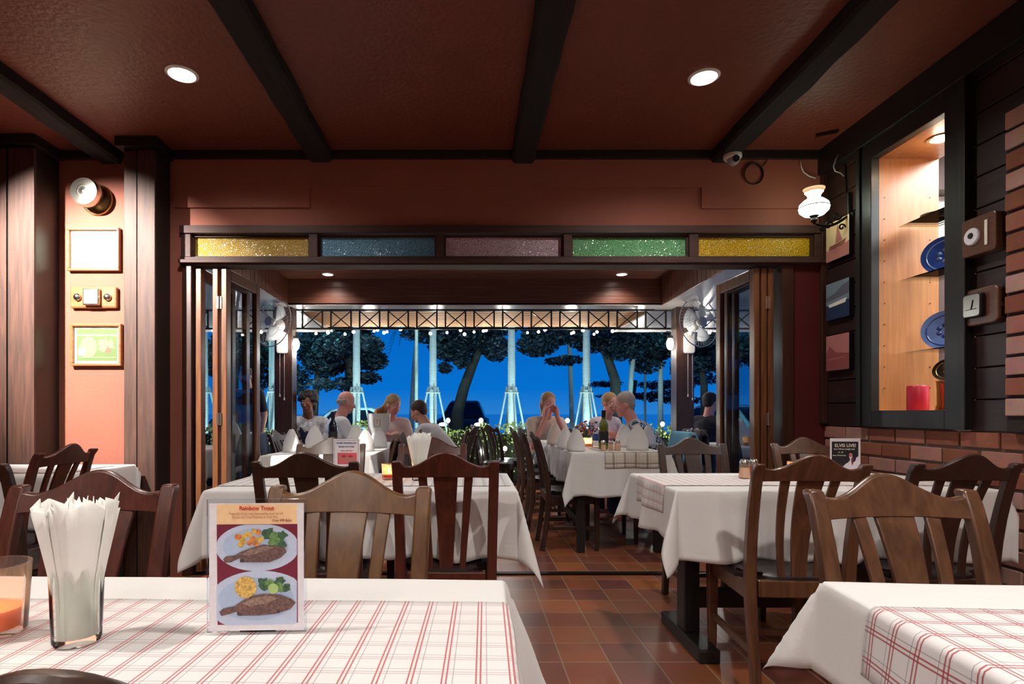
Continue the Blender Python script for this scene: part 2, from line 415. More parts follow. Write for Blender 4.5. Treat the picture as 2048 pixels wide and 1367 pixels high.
# jambs
s_box('trim_2', 'wood_frame', OX0-.06, OX0, WALL-.02, WALL+.12, 0, z0, bevel=.003)
s_box('trim_3', 'wood_frame', 2.03, 2.10, WALL-.02, WALL+.12, 0, z0, bevel=.003)
s_box('trim_4', 'wood_frame', RX-.035, RX-.001, WALL-.04, WALL, .99, 2.69, bevel=.003)
s_box('trim_5', 'black_iron', OX0, 2.03, WALL+.0, WALL+.05, 0.001, .012)
# ceiling cornice
s_box('trim_6', 'wood_black', LX, RX, WALL-.035, WALL, 2.705, CEIL, bevel=.003)
s_box('trim_7', 'wood_black', RX-.05, RX, NY, WALL, 2.60, CEIL, bevel=.003)
# beams (rough hewn)
for i, cx in enumerate((-2.34, -.97, .345, 1.64)):
    b = MB((cx, 1, 2.69)); rr = random.Random(i); n = 34
    ring = []
    for k in range(n+1):
        y = NY + (WALL-.001-NY)*k/n; h = 2.685 + rr.uniform(-.006, .006); wd = .074 + rr.uniform(-.005, .004)
        ring.append([(cx-wd, y, CEIL), (cx-wd+rr.uniform(0, .004), y, h+.014), (cx-wd+.016, y, h), (cx+wd-.016, y, h+rr.uniform(-.003, .003)), (cx+wd, y, h+.014), (cx+wd, y, CEIL)])
    vs = [v for r_ in ring for v in r_]; fs = []
    for k in range(n):
        for q in range(5): fs.append((k*6+q, k*6+q+1, k*6+q+7, k*6+q+6))
    fs += [tuple(range(6)), tuple(reversed(range(n*6, n*6+6)))]
    b.add(vs, fs); struct(b.build('trim_%d' % (8+i), 'wood_beam', smooth='auto'))
# box columns on the left
def column(nm, x0, x1, yf, boards):
    c = MB(((x0+x1)/2, yf, 0)).box(x0, x1, yf, WALL-.001, 0, 2.70, 1)
    for a, b, th in boards: c.box(a, b, yf-th, yf, 0, 2.688, 0)
    c.box(x0-.03, x1+.03, yf-.05, WALL-.001, 2.70, CEIL, 1)
    struct(c.build(nm, ['wood_column', 'wood_black'], bevel=.002))
column('trim_12', WX(248, 3.55), WX(312, 3.55), 3.55, [(WX(276, 3.54), WX(311, 3.54), .018), (WX(249, 3.55), WX(274, 3.55), .006)])
column('trim_13', LX+.3, WX(72, 3.52), 3.52, [(LX+.35, WX(-80, 3.5), .012), (WX(-72, 3.5), WX(10, 3.5), .012), (WX(16, 3.5), WX(68, 3.5), .02)])
# ---- right wall : planks above brick
p = MB((RX, 0, 0))
z = .978; H = .1445; k = 0
while z < 2.70:
    z2_ = min(z+H-.006, 2.70)
    spans = [(NY, 2.63), (3.32, WALL)] if z < 2.6 else [(NY, WALL)]
    for a, b in spans:
        if a < b: p.box(RX, RX+.03, a, b, z, z2_)
    z += H; k += 1
for a, b in ((NY, 2.64), (3.31, WALL)): p.box(RX+.03, RX+.10, a, b, .95, 2.75)
p.box(RX+.03, RX+.10, 2.64, 3.31, 2.58, 2.75)
struct(p.build('wall_right', 'wood_plank', bevel=.003))
def bricks(nm, xf, y0, y1, z0, z1, bh, bl, gap, mort, depth=.05):
    rr = random.Random(3); o = MB((xf, y0, z0)); o.box(xf+.012, xf+.10, y0, y1, z0, z1, 1)
    z = z1; row = 0
    while z - bh > z0-.02:
        y = y1 - (bl/2 if row % 2 else 0)
        ys = [y1] + ([y1-bl/2] if row % 2 else [])
        c = y1; first = True
        while c > y0:
            ln = bl*(.5 if (row % 2 and first) else 1); e = max(c-ln, y0); first = False
            j = rr.uniform(-.003, .003)
            if c-e > .03: o.box(xf+j, xf+depth, e+gap/2, c-gap/2, max(z0, z-bh+gap/2), z-gap/2, 0)
            c -= ln
        z -= bh; row += 1
    return struct(o.build(nm, ['brick', mort], bevel=.004))
bricks('wall_right_brick', RX, NY, WALL, 0, .978, .083, .206, .013, 'mortar')
bricks('wall_right_pillar', RX-.05, .6, 2.415, .978, 2.33, .086, .21, .014, 'mortar_dark', depth=.049)
# ---- display window through the right wall
fr = MB((RX, 2.97, 1.07)); yA, yB, zA, zB = 2.735, 3.235, 1.073, 2.50; a0, a1, c0, c1 = 2.62, 3.335, .980, 2.60
xo, xi = RX-.035, RX+.012
fr.box(xo, xi, a0, yA, c0, c1); fr.box(xo, xi, yB, a1, c0, c1); fr.box(xo, xi, yA, yB, c0, zA); fr.box(xo, xi, yA, yB, zB, c1)
for q in ((a0-.012, a0+.02), (a1-.02, a1+.012)): fr.box(xo-.012, xo, q[0], q[1], c0, c1)
fr.build('window_6', 'wood_black', bevel=.003); struct(bpy.data.objects['window_6'])
nx = 2.66
nc = MB((RX+.012, 2.97, 1.07))
nc.box(xi, nx, yB, yB+.02, zA-.02, zB+.02); nc.box(xi, nx, yA-.02, yA, zA-.02, zB+.02)
nc.box(xi, nx, yA-.02, yB+.02, zB, zB+.02); nc.box(xi, nx, yA-.02, yB+.02, zA-.02, zA)
for zz in [1.2+.12*i for i in range(10)]:
    for xx in (xi+.03, nx-.05): nc.lathe([(.003, -.001), (.003, .002)], (xx, yB-.001, zz), 8, 1, Matrix.Rotation(pi/2, 3, 'X'))
struct(nc.build('trim_14', ['wood_ply', 'black']))
# room seen behind the niche
s_box('wall_beyond', 'paper', 4.4, 4.5, 1.2, 3.84, -.1, 3)
s_box('wall_beyond_side', 'paper', 2.42, 4.4, 3.72, 3.84, -.1, 3)
s_box('ceiling_beyond', 'wood_soffit_x', 2.42, 4.5, 1.2, 3.72, 2.85, 2.95)
s_box('trim_15', 'wood_column', 2.7, 4.39, 3.66, 3.719, -.1, 1.97)
s_box('trim_16', 'wood_column', 2.7, 4.39, 3.60, 3.719, 2.47, 2.84)
s_box('wall_beyond_near', 'plaster_back', 2.42, 4.5, 1.1, 1.2, -.1, 3)
# ---- folding door leaves: three each side
def leaf(nm, hx, hy, ang, w=.52, hinge=None, mirror=1):
    """hinge stile at (hx,hy); leaf runs outwards (+Y) turned by ang"""
    root = bpy.data.objects.new(nm, None); COL.objects.link(root); root.location = (hx, hy, 0); root.rotation_euler = (0, 0, ang); struct(root)
    f = MB(); th = .018; st = .062; H0, H1 = .02, 2.008
    f.box(-th, th, 0, st, H0, H1); f.box(-th, th, w-st, w, H0, H1); f.box(-th, th, st, w-st, H1-.075, H1); f.box(-th, th, st, w-st, H0, H0+.16)
    f.build('door_frame', 'wood_door', root, bevel=.004)
    MB().box(-.003, .003, st, w-st, H0+.16, H1-.075).build('glass_pane', 'glass_door', root)
    if hinge:
        for hz in (1.78, 1.02, .3):
            h = MB(); h.box(hinge[0]-.016, hinge[0]+.016, -.004, -.0005, hz-.04, hz+.04); h.tube([(hinge[0], -.006, hz-.04), (hinge[0], -.006, hz+.04)], .005, 8)
            h.build('hinge', 'steel', root, smooth='auto')
    return root
for i, (px, an, hg) in enumerate(((396, -1.5, None), (429.5, -1.0, (.0295,)), (447, -3.2, None))):
    leaf('door_%d' % (i+1), WX(px, WALL), WALL+.005, radians(an), hinge=(.0275,) if hg else None)
for i, (px, an, hg) in enumerate(((1543, 1.0, (-.0215,)), (1529.5, 2.0, None), (1515, 3.0, None))):
    leaf('door_%d' % (i+4), WX(px, WALL) - .0, WALL+.005, radians(an), hinge=(-.022,) if hg else None)
# ---- verandah
ZL, TY0, TY1, TX0, TX1, ZT = 2.25, 4.15, 6.30, -2.02, 2.13, 2.54
v = MB((0, 5, ZL))
v.box(-4.2, TX0, WALL+.12, 8.4, ZL, ZL+.02); v.box(TX1, 4.2, WALL+.12, 8.4, ZL, ZL+.02)
v.box(TX0, TX1, WALL+.12, TY0, ZL, ZL+.02); v.box(TX0, TX1, TY1, 6.55, ZL, ZL+.02)
mat('soffit_white', (196, 190, 188), 0.25, var=0.06, stretch=(1, 20, 1))
struct(v.build('ceiling_verandah', 'soffit_white'))
v = MB((0, 6.3, ZL))
for k in range(3): v.box(TX0, TX1, TY1, TY1+.02, ZL+.002+.0965*k, ZL+.0975+.0965*k)
v.box(TX0, TX1, TY0-.02, TY0, ZL, ZT)
struct(v.build('trim_17', 'wood_soffit_x', bevel=.002))
for nm, xx in (('trim_18', TX0), ('trim_19', TX1)):
    v = MB((xx, 5, ZL)); y = TY0
    while y < TY1-.01:
        v.box(xx-.01, xx+.01, y+.002, min(y+.094, TY1), ZL+.001, ZT); y += .097
    struct(v.build(nm, 'wood_soffit_z', bevel=.002))
v = MB((0, 5, ZT)); y = TY0
while y < TY1: v.box(TX0, TX1, y+.001, y+.117, ZT, ZT+.02); y += .12
struct(v.build('trim_20', 'wood_soffit_x', bevel=.002))
# awning roof boards beyond the truss
v = MB((0, 7.5, 2.3)); n = 14
for k in range(n):
    y0_ = 6.62 + k*.125; z_ = 2.36 - .003*k
    v.box(-4.6, 4.6, y0_+.003, y0_+.122, z_, z_+.02)
struct(v.build('ceiling_awning', 'wood_awning', bevel=.002))
# posts
POSTS = [(WX(572, 6.5), 'left'), (WX(1364, 6.5), 'right')]
for i, (px_, _) in enumerate(POSTS): s_box('trim_%d' % (21+i), 'wood_frame', px_-.10, px_+.10, 6.4, 6.58, 0, 2.25, bevel=.006)
s_box('trim_23', 'wood_frame', -4.0, -3.84, 6.4, 6.58, 0, 2.25, bevel=.006)
s_box('trim_24', 'wood_frame', 3.84, 4.0, 6.4, 6.58, 0, 2.25, bevel=.006)
# lattice girder with crosses
g = MB((0, 6.6, 2.03)); gz0, gz1, gy = 2.035, 2.26, 6.62
g.box(-4.2, 4.2, gy-.02, gy+.02, gz1-.02, gz1+.012); g.box(-4.2, 4.2, gy-.02, gy+.02, gz0-.008, gz0+.01)
pitch = 57.2*gy/F; wbox = 40*gy/F; x0 = WX(605, gy) - 8*pitch
for k in range(24):
    xa = x0 + k*pitch; xb = xa+wbox
    if xa < -4.1 or xb > 4.1: continue
    for q in (xa, xb): g.bar((q, gy, gz0), (q, gy, gz1-.02), .018, .018)
    g.bar((xa, gy-.003, gz0+.006), (xb, gy-.003, gz1-.02), .014, .012); g.bar((xb, gy+.003, gz0+.006), (xa, gy+.003, gz1-.02), .014, .012)
struct(g.build('trim_25', 'wood_black'))
# pavement, street and sea outside
mat('asphalt', (60, 64, 70), 0.8, var=.1, bump=.3); mat('sand', (96, 96, 90), .9, bump=.4); mat('sea', (200, 225, 250), 0.12, metal=1.0, var=.05, vscale=.2)
s_box('ground_street', 'asphalt', -40, 40, 9.0, 26, -.5, -.3)
s_box('ground_beach', 'sand', -60, 60, 26, 40, -.9, -.5)
s_box('ground_sea', 'sea', -600, 600, 40, 900, -1.6, -1.2)
# ================================================================== CHAIRS
def yback(z):   # side profile of the rear post / back: z -> y
    if z < .42: return -.185 - .05*((.42-z)/.42)**1.6
    u = (z-.42)/.46
    return -.185 - .012*u - .078*u*u
def make_chair(name, wm, label, group=None):
    r = thing(name, (0, 0, 0), 0, label, 'chair', group)
    for s in (-1, 1):
        m = MB(); zs = [0, .12, .25, .36, .42, .5, .58, .66, .74, .80, .845, .868, .878]
        vs = []; fs = []
        for z in zs:
            wx = .019 if z > .3 else .017; wy = .019 if z < .5 else .019-.006*(z-.5)/.38
            if z > .86: wy += .003; 
            if z > .87: wx -= .004
            cx = s*(.172 + .012*min(1, z/.8)); y = yback(z)
            if z > .86: y -= .006
            vs += [(cx-wx, y-wy, z), (cx+wx, y-wy, z), (cx+wx, y+wy, z), (cx-wx, y+wy, z)]
        for i in range(len(zs)-1):
            for q in range(4): fs.append((i*4+q, i*4+(q+1) % 4, i*4+4+(q+1) % 4, i*4+4+q))
        fs += [(3, 2, 1, 0), tuple(len(vs)-4+q for q in range(4))]
        m.add(vs, fs); m.build('back_post', wm, r, smooth='auto', bevel=.005)
    # crest rail
    m = MB(); n = 28; vs = []; fs = []
    for i in range(n+1):
        x = -.168 + .336*i/n; u = abs(x)/.168
        top = .858 + .056*(0.5+0.5*cos(pi*min(1, u*1.12)))**1.15 + (.006*max(0, u-.85)/.15); bot = .812 + .004*(1-u*u)
        bow = -.016*(1-u*u)
        for (zz, dy) in ((bot, .011), (bot, -.011), (top-.004, -.011), (top, -.004), (top, .004), (top-.004, .011)):
            vs.append((x, yback(zz)+bow+dy, zz))
    for i in range(n):
        for q in range(6): fs.append((i*6+q, i*6+(q+1) % 6, i*6+6+(q+1) % 6, i*6+6+q))
    fs += [tuple(range(6)), tuple(reversed(range(n*6, n*6+6)))]
    m.add(vs, fs).build('crest_rail', wm, r, smooth='auto', bevel=.002)
    for cx0, cx1, w0, w1 in ((-.062, -.088, .024, .034), (0, 0, .052, .094), (.062, .088, .024, .034)):
        m = MB(); vs = []; fs = []; n = 12
        for i in range(n+1):
            u = i/n; z = .425 + (.822-.425)*u; cx = cx0+(cx1-cx0)*u; w = (w0+(w1-w0)*u**1.2)/2
            bow = -.014*u*(1-(cx/.168)**2) + .014*sin(pi*u)
            y = yback(z)+bow
            vs += [(cx-w, y-.006, z), (cx+w, y-.006, z), (cx+w, y+.006, z), (cx-w, y+.006, z)]
        for i in range(n):
            for q in range(4): fs.append((i*4+q, i*4+(q+1) % 4, i*4+4+(q+1) % 4, i*4+4+q))
        fs += [(3, 2, 1, 0), tuple(len(vs)-4+q for q in range(4))]
        m.add(vs, fs).build('splat', wm, r, smooth='auto', bevel=.0025)
    MB().box(-.155, .155, -.205, -.178, .375, .437).build('lower_back_rail', wm, r, bevel=.004)
    for s in (-1, 1):
        m = MB(); vs = []; fs = []
        for z, w in ((0, .014), (.2, .018), (.40, .021), (.425, .021)): 
            c = s*.182; vs += [(c-w, .185-w, z), (c+w, .185-w, z), (c+w, .185+w, z), (c-w, .185+w, z)]
        for i in range(3):
            for q in range(4): fs.append((i*4+q, i*4+(q+1) % 4, i*4+4+(q+1) % 4, i*4+4+q))
        fs += [(3, 2, 1, 0), (12, 13, 14, 15)]
        m.add(vs, fs).build('leg', wm, r, bevel=.004)
        MB().box(s*.18-.011, s*.18+.011, -.17, .165, .36, .425).build('seat_rail', wm, r, bevel=.003)
        MB().box(s*.18-.008, s*.18+.008, -.19, .172, .16, .19).build('stretcher', wm, r, bevel=.003)
    MB().box(-.162, .162, .175, .197, .36, .425).build('seat_rail', wm, r, bevel=.003)
    MB().box(-.172, .172, -.02, .0, .163, .187).build('stretcher', wm, r, bevel=.003)
    m = MB(); vs = []; fs = []; n = 10
    rings = [(1, .424), (1.0, .435), (.985, .447), (.93, .456), (.6, .462)]
    pts = []
    for q in range(40):
        a = 2*pi*q/40; e = 5; c, s_ = cos(a), sin(a)
        rr = (abs(c)**e + abs(s_)**e)**(-1/e); pts.append((rr*c*.2, .01+rr*s_*.205))
    for k, z in rings:
        for (x, y) in pts: vs.append((x*k, .01+(y-.01)*k, z))
    for i in range(len(rings)-1):
        for q in range(40): fs.append((i*40+q, i*40+(q+1) % 40, i*40+40+(q+1) % 40, i*40+40+q))
    fs += [tuple(reversed(range(40))), tuple(range(len(rings)*40-40, len(rings)*40))]
    # notch around the rear posts
    m.add([(x if y > -.13 else x*.72, y, z) for x, y, z in vs], fs).build('seat', 'seat_leather', r, smooth='auto')
    return r
PROTO = {}
CGROUP = None
def chair(bx, by, rz, wm, label, z=0.0):
    """(bx,by) is where the crest rail stands, rz turns the sitter's direction from +Y"""
    a = radians(rz); loc = (bx - (.26*sin(a)), by + .26*cos(a), z)
    if wm not in PROTO:
        c = make_chair('dining_chair', wm, label); c.location = loc; c.rotation_euler.z = a; PROTO[wm] = c; return c
    return dup(PROTO[wm], loc, a, label)
R_, B_, O_, D_ = 'wood_chair_red', 'wood_chair_brown', 'wood_chair_olive', 'wood_chair_dark'
# facing the camera, behind the two near tables
chair(-.95, 1.43, 183, R_, 'reddish wooden chair with curved crest behind the glass of rolled napkins on the near table')
chair(-.2985, 1.40, 176, O_, 'yellowish brown wooden chair with wide centre splat right behind the near fish menu card')
chair(1.0, 1.34, 181, B_, 'brown wooden chair with shiny splats behind the near table on the right')
chair(-.244, .366, 0, D_, 'dark glossy chair crest just poking up at the bottom left corner of the view')
# backs to the camera at the middle tables
chair(-.62, 2.16, 0, D_, 'nearly black wooden chair, back to us, left of the candle at the middle table')
chair(-.093, 2.17, 0, R_, 'dark red wooden chair, back to us, right of the candle at the middle table')
chair(1.222, 2.05, -3, B_, 'brown wooden chair, back to us, with its seat and rear leg showing at the right')
chair(1.79, 2.07, 2, D_, 'black looking wooden chair, back to us, against the brick wall below the dials')
# far side of the middle tables
chair(-.82, 3.36, 180, B_, 'wooden chair behind the small blue and red table card, seen over the black chair')
chair(-.222, 3.36, 180, R_, 'reddish wooden chair behind the napkin glass on the middle table, next to the door opening')
chair(1.312, 3.36, 180, D_, 'dark chair facing us across the right middle table, in front of the coats')
chair(2.02, 3.42, 180, B_, 'brown wooden chair in the corner by the maroon panel, behind the concert card')
# left
chair(-1.95, 2.74, 90, R_, 'dark red wooden chair turned sideways at the corner of the far left table')
chair(-1.86, 2.06, 0, D_, 'wooden chair cut by the left edge of the view, only its post showing')
ZO = 0
# verandah chairs
for (bx, by, rz, wm, lb) in (
    (.53, 4.56, -90, D_, 'nearest of the dark chairs seen edge on at the long verandah table'),
    (.50, 5.36, -90, D_, 'dark chair seen edge on along the long verandah table, second from the doorway'),
    (.47, 6.05, -88, D_, 'dark chair seen edge on along the long verandah table, furthest of its row'),
    (1.79, 4.80, 90, D_, 'dark verandah chair under the pale blue jacket, right of the long table'),
    (2.15, 5.50, 90, D_, 'dark verandah chair under the grey brown jacket, right of the long table'),
    (-.56, 4.42, 92, D_, 'dark chair under the dark brown coat, right side of the left verandah table'),
    (-.48, 5.10, 92, D_, 'dark chair right of the left verandah table, behind the one with the coat'),
    (-1.68, 4.45, -90, D_, 'dark chair under the slate blue wrap, left of the left verandah table'),
    (-1.70, 5.05, -90, D_, 'dark chair behind the slate blue cloth one, left side of the left verandah table'),
    (.06, 7.1, -100, D_, 'black chair by the hedge behind the dark haired diner in white'),
    (2.06, 4.50, 60, D_, 'black chair with dark coats on it, seen through the right folding door'),
    (.26, 7.35, -60, D_, 'black chair turned askew against the lit hedge beside the centre palm')):
    chair(bx, by, rz, wm, lb)

# ================================================================== TABLES AND CLOTHS
def make_table(name, c, w, d, z, rz, label, trestle=False):
    r = thing(name, (c[0], c[1], 0), radians(rz), label, 'table')
    MB().box(-w/2+.01, w/2-.01, -d/2+.01, d/2-.01, z-.03, z-.004).build('tabletop', 'wood_small_dark', r, bevel=.003)
    if trestle:
        for s in (-1, 1):
            x = s*(w/2-.17)
            MB().box(x-.035, x+.035, -.05, .05, .06, z-.03).build('leg', 'wood_black', r, bevel=.005)
            MB().box(x-.045, x+.045, -d/2+.08, d/2-.08, 0.0, .06).build('foot', 'wood_black', r, bevel=.008)
        MB().box(-(w/2-.2), w/2-.2, -.015, .015, .16, .25).build('stretcher', 'wood_black', r, bevel=.004)
    else:
        for sx in (-1, 1):
            for sy in (-1, 1):
                x, y = sx*(w/2-.07), sy*(d/2-.07); MB().box(x-.03, x+.03, y-.03, y+.03, 0, z-.03).build('leg', 'wood_black', r, bevel=.005)
        for sx in (-1, 1):
            x = sx*(w/2-.07); MB().box(x-.015, x+.015, -(d/2-.1), d/2-.1, .2, .26).build('stretcher', 'wood_black', r, bevel=.003)
    return r
def drape(w, d, z, ov, res=.02, flare=.06, cfl=.36, seed=0, amp=.03, fray=0.0, sub=None, off=(0, 0), th=0.0):
    """cloth over a w x d top (centre 0,0). ov=(x-,x+,y-,y+) overhangs. sub=(s0,s1,t0,t1) limits to a sub-rectangle of the flat cloth"""
    rr = random.Random(seed); ph = [rr.uniform(0, 6.28) for _ in range(8)]
    s0, s1, t0, t1 = sub if sub else (-w/2-ov[0], w/2+ov[1], -d/2-ov[2], d/2+ov[3])
    ns, nt_ = max(2, int((s1-s0)/res)), max(2, int((t1-t0)/res))
    def axis(a0, a1, n, h):
        xs_ = [a0+(a1-a0)*i/n for i in range(n+1)]
        for e in (-h, -h+.006, -h-.006, h, h-.006, h+.006):
            if a0 < e < a1: xs_.append(e)
        return sorted(set(round(x, 5) for x in xs_))
    S = axis(s0, s1, ns, w/2); T = axis(t0, t1, nt_, d/2)
    m = MB(); vs = []; uv = []
    for t in T:
        for s in S:
            dx = max(0, abs(s)-w/2); dy = max(0, abs(t)-d/2); sx = 1 if s > 0 else -1; sy = 1 if t > 0 else -1
            bx = max(-w/2, min(w/2, s)); by = max(-d/2, min(d/2, t))
            wr = .0012*noise.noise(Vector((s*6+seed, t*6, 1.3)))
            if dx == 0 and dy == 0: x, y, zz = s, t, z+wr
            else:
                r = hypot(dx, dy); a = atan2(dy, dx)
                k = flare + cfl*sin(2*a)**1.6 if (dx > 0 and dy > 0) else flare
                # side folds die out near the corners
                fold = 0
                if dy == 0:
                    q = min(1, (d/2-abs(t))/.18); fold = amp*q*q*(sin(t*17+ph[0])+.6*sin(t*31+ph[1]))*r/.3
                elif dx == 0:
                    q = min(1, (w/2-abs(s))/.18); fold = amp*q*q*(sin(s*13+ph[2])+.6*sin(s*27+ph[3]))*r/.3
                else: fold = .018*sin(a*4+ph[4])*sin(2*a)*r/.3
                rad = .007*(1-math.exp(-r/.008))
                h = r*k + fold + rad + th
                x = bx + sx*h*(cos(a) if dx > 0 else 0); y = by + sy*h*(sin(a) if dy > 0 else 0)
                drop = r*sqrt(max(.2, 1-k*k)) - rad*.6
                drop = max(0, drop) + .006*sin((s+t)*23+ph[5])*r/.3
                zz = z - drop
            nrm = th*0
            vs.append((x+off[0], y+off[1], zz + (th if (dx == 0 and dy == 0) else (th*.6)))); uv.append((s, t))
    n = len(S); fs = [(j*n+i, j*n+i+1, (j+1)*n+i+1, (j+1)*n+i) for j in range(len(T)-1) for i in range(n-1)]
    m.add(vs, fs); m.uv = uv
    return m
def cloth(c, w, d, z, rz, ov, label, seed=0, **kw):
    o = drape(w, d, z, ov, seed=seed, **kw).build('tablecloth', 'linen', None, smooth=True, loc=(c[0], c[1], 0), rz=radians(rz), solid=.0015)
    return tag(o, label, 'tablecloth')
def runner(c, w, d, z, rz, sub, m, label, seed=0, name='checked_overlay', fringe=None, **kw):
    o = drape(w, d, z, (0, 0, 0, 0), seed=seed, sub=sub, th=.004, **kw).build(name, m, None, smooth=True, loc=(c[0], c[1], 0), rz=radians(rz), solid=.0012)
    return tag(o, label, 'table runner')
# near left table
T = .745
def R2(c, rz, x, y):
    a = radians(rz); return (c[0]+x*cos(a)-y*sin(a), c[1]+x*sin(a)+y*cos(a))
w, d = 1.3, .65; c = (.052-w/2, 1.075-d/2+.017)
NL = dict(c=c, w=w, d=d, rz=-1.5)
make_table('dining_table', c, w, d, T, -1.5, 'table under the near left white cloth carrying the fish menu card', True)
cloth(c, w, d, T, -1.5, (.28, .3, .26, .26), 'white tablecloth of the near left table under the red check overlay', seed=1, cfl=.40)
runner(c, w, d, T, -1.5, (-w/2-.1, w/2+.012, -d/2-.1, d/2-.138), 'check_red', 'white overlay with fine red and grey checks on the near left table', seed=1, cfl=.40)
# near right table
w, d = 1.2, .65; rz = -3.5; c = R2((.66, 1.062), rz, w/2, -d/2)
NR = dict(c=c, w=w, d=d, rz=rz)
make_table('dining_table', c, w, d, T, rz, 'table under the near right white cloth at the lower right corner', True)
cloth(c, w, d, T, rz, (.165, .2, .2, .15), 'white tablecloth of the near right table with a sharp hanging corner', seed=2, cfl=.3, flare=.1, amp=.015)
runner(c, w, d, T, rz, (-w/2-.115, w/2+.05, -d/2-.1, d/2-.145), 'check_red_bold', 'red check overlay hanging over the left end of the near right table', seed=2, cfl=.3, flare=.1, amp=.015)
# middle left
w, d = 1.27, .65; c = (.19-w/2, 2.32+d/2); make_table('dining_table', c, w, d, T, 0, 'table under the middle left white cloth in front of the doorway', True)
cloth(c, w, d, T, 0, (.18, .27, .28, .2), 'white tablecloth of the middle left table with a long pointed corner over the aisle', seed=3, cfl=.24)
runner(c, w, d, T, 0, (-w/2+.0, w/2-.015, -d/2+.12, d/2-.1), 'check_grey', 'pale grey checked runner lying on the middle left table beside the lit candle', seed=3)
# middle right
w, d = 1.33, .65; c = (.842+w/2, 2.32+d/2); make_table('dining_table', c, w, d, T, 0, 'trestle table with black feet on the tiles right of the aisle', True)
cloth(c, w, d, T, 0, (.22, .08, .29, .2), 'white tablecloth of the middle right table hanging between the aisle and the brick wall', seed=4, cfl=.3)
runner(c, w, d, T, 0, (-w/2-.125, w/2-.02, -d/2+.13, d/2-.13), 'check_red', 'red checked runner on the middle right table with one end over the aisle side', seed=4)
# far left room table
w, d = 1.2, .62; c = (-2.05-w/2, 2.86+d/2); make_table('dining_table', c, w, d, T, 0, 'table under the cloth below the wooden column on the left')
cloth(c, w, d, T, 0, (.25, .2, .28, .04), 'white tablecloth of the left room table beside the box columns', seed=5)
runner(c, w, d, T, 0, (-w/2, w/2-.05, -d/2+.1, d/2-.1), 'check_grey', 'thin lined runner on the left room table', seed=5)
# verandah tables
TV = .76
w, d = .73, 2.0; c = (1.135, 4.27+d/2); make_table('verandah_table', c, w, d, TV, 0, 'long dark legged table on the verandah right of the doorway')
cloth(c, w, d, TV, 0, (.26, .2, .33, .2), 'white tablecloth of the long right verandah table with a wine bottle on it', seed=6, cfl=.25)
runner(c, w, d, TV, 0, (-.13, w/2-.05, -d/2-.12, d/2-.1), 'check_brown', 'brown checked runner folded over the front of the long right verandah table', seed=6)
w, d = .76, 1.9; c = (-1.08, 3.98+d/2); make_table('verandah_table', c, w, d, TV, 0, 'verandah table left of the doorway centre, under the dark wine bottle')
cloth(c, w, d, TV, 0, (.22, .15, .33, .2), 'white tablecloth of the left verandah table behind the blue and red card', seed=7)
w, d = .7, .8; c = (-2.5, 4.9); make_table('verandah_table', c, w, d, TV, 0, 'small verandah table seen through the left folding door')
cloth(c, w, d, TV, 0, (.25, .25, .3, .2), 'white tablecloth seen through the left folding door glass', seed=8)
w, d = .8, .8; c = (2.75, 5.4); make_table('verandah_table', c, w, d, TV, 0, 'small verandah table seen through the right folding door')
cloth(c, w, d, TV, 0, (.08, .08, .1, .1), 'pale tablecloth seen through the right folding door glass', seed=9)

# ================================================================== TABLE THINGS
def printed(parent, polys, f, y0=-.0003, step=.00012, name='printed_page'):
    mats_ = []; m = MB()
    for i, (poly, mt) in enumerate(polys):
        if mt not in mats_: mats_.append(mt)
        pp = [f(*q) for q in poly]; yy = y0 - step*(i+1)
        m.add([(a, yy, b) for a, b in pp], [tuple(range(len(pp)))], mats_.index(mt))
    return m.build(name, mats_, parent)
def ell(cx, cy, rx, ry, n=28, clip=None, rot=0, wob=0, seed=0):
    out = []; rr = random.Random(seed)
    for i in range(n):
        a = 2*pi*i/n; k = 1+wob*rr.uniform(-1, 1); x, y = rx*cos(a)*k, ry*sin(a)*k
        x, y = cx+x*cos(rot)-y*sin(rot), cy+x*sin(rot)+y*cos(rot)
        if clip: x = max(clip[0], min(clip[1], x)); y = max(clip[2], min(clip[3], y))
        out.append((x, y))
    return out
for nm, cc in dict(pr_peach=(252, 210, 160), pr_wine=(120, 26, 54), pr_plate=(196, 208, 232), pr_plate_in=(176, 196, 226), pr_fish=(112, 84, 78), pr_fish_d=(78, 58, 56), pr_fish_l=(150, 122, 110), pr_pot=(222, 176, 84), pr_pot2=(214, 130, 66), pr_green=(62, 96, 66), pr_green2=(104, 140, 84), pr_rice=(222, 178, 96), pr_lime=(176, 206, 128), pr_white=(232, 228, 234), pr_ink=(150, 70, 60), pr_red=(190, 40, 44), pr_blue=(70, 96, 160), pr_pink=(214, 96, 110), pr_line=(96, 98, 110), pr_black=(24, 24, 26), pr_navy=(34, 52, 84), pr_sky=(122, 140, 150), pr_sand=(236, 208, 160), pr_sepia=(150, 96, 84), pr_rose=(186, 120, 112), pr_rose2=(150, 80, 80), pr_map=(100, 116, 70), pr_map2=(140, 146, 108), pr_cream=(240, 232, 214)).items():
    fx = 'fish' in nm or 'pot' in nm or 'rice' in nm or 'green' in nm
    mat(nm, cc, .6, var=.45 if fx else .04, vscale=260 if fx else 120)
def menu_holder(loc, rz, label, tilt=-4):
    r = thing('menu_card_holder', loc, radians(rz), label, 'menu card')
    r.rotation_euler.x = radians(tilt)
    h = MB(); h.box(-.069, .069, -.0012, .0022, .001, .187); h.box(-.025, .025, .0022, .045, 0, .0025); h.build('acrylic_stand', 'acrylic', r, bevel=.0006)
    return r
r = menu_holder((WX(508, .789), .80, T+.007), 2, 'clear stand with fish dish menu card, two fish plates pictured, on the near left table', 0)
f = lambda x, y: ((x-507)*.00069, (1285-y)*.000685)
CL = (427, 588, 1064, 1268)
def cr(p): return (380+p[0]/4.558, 1000+p[1]/4.558)
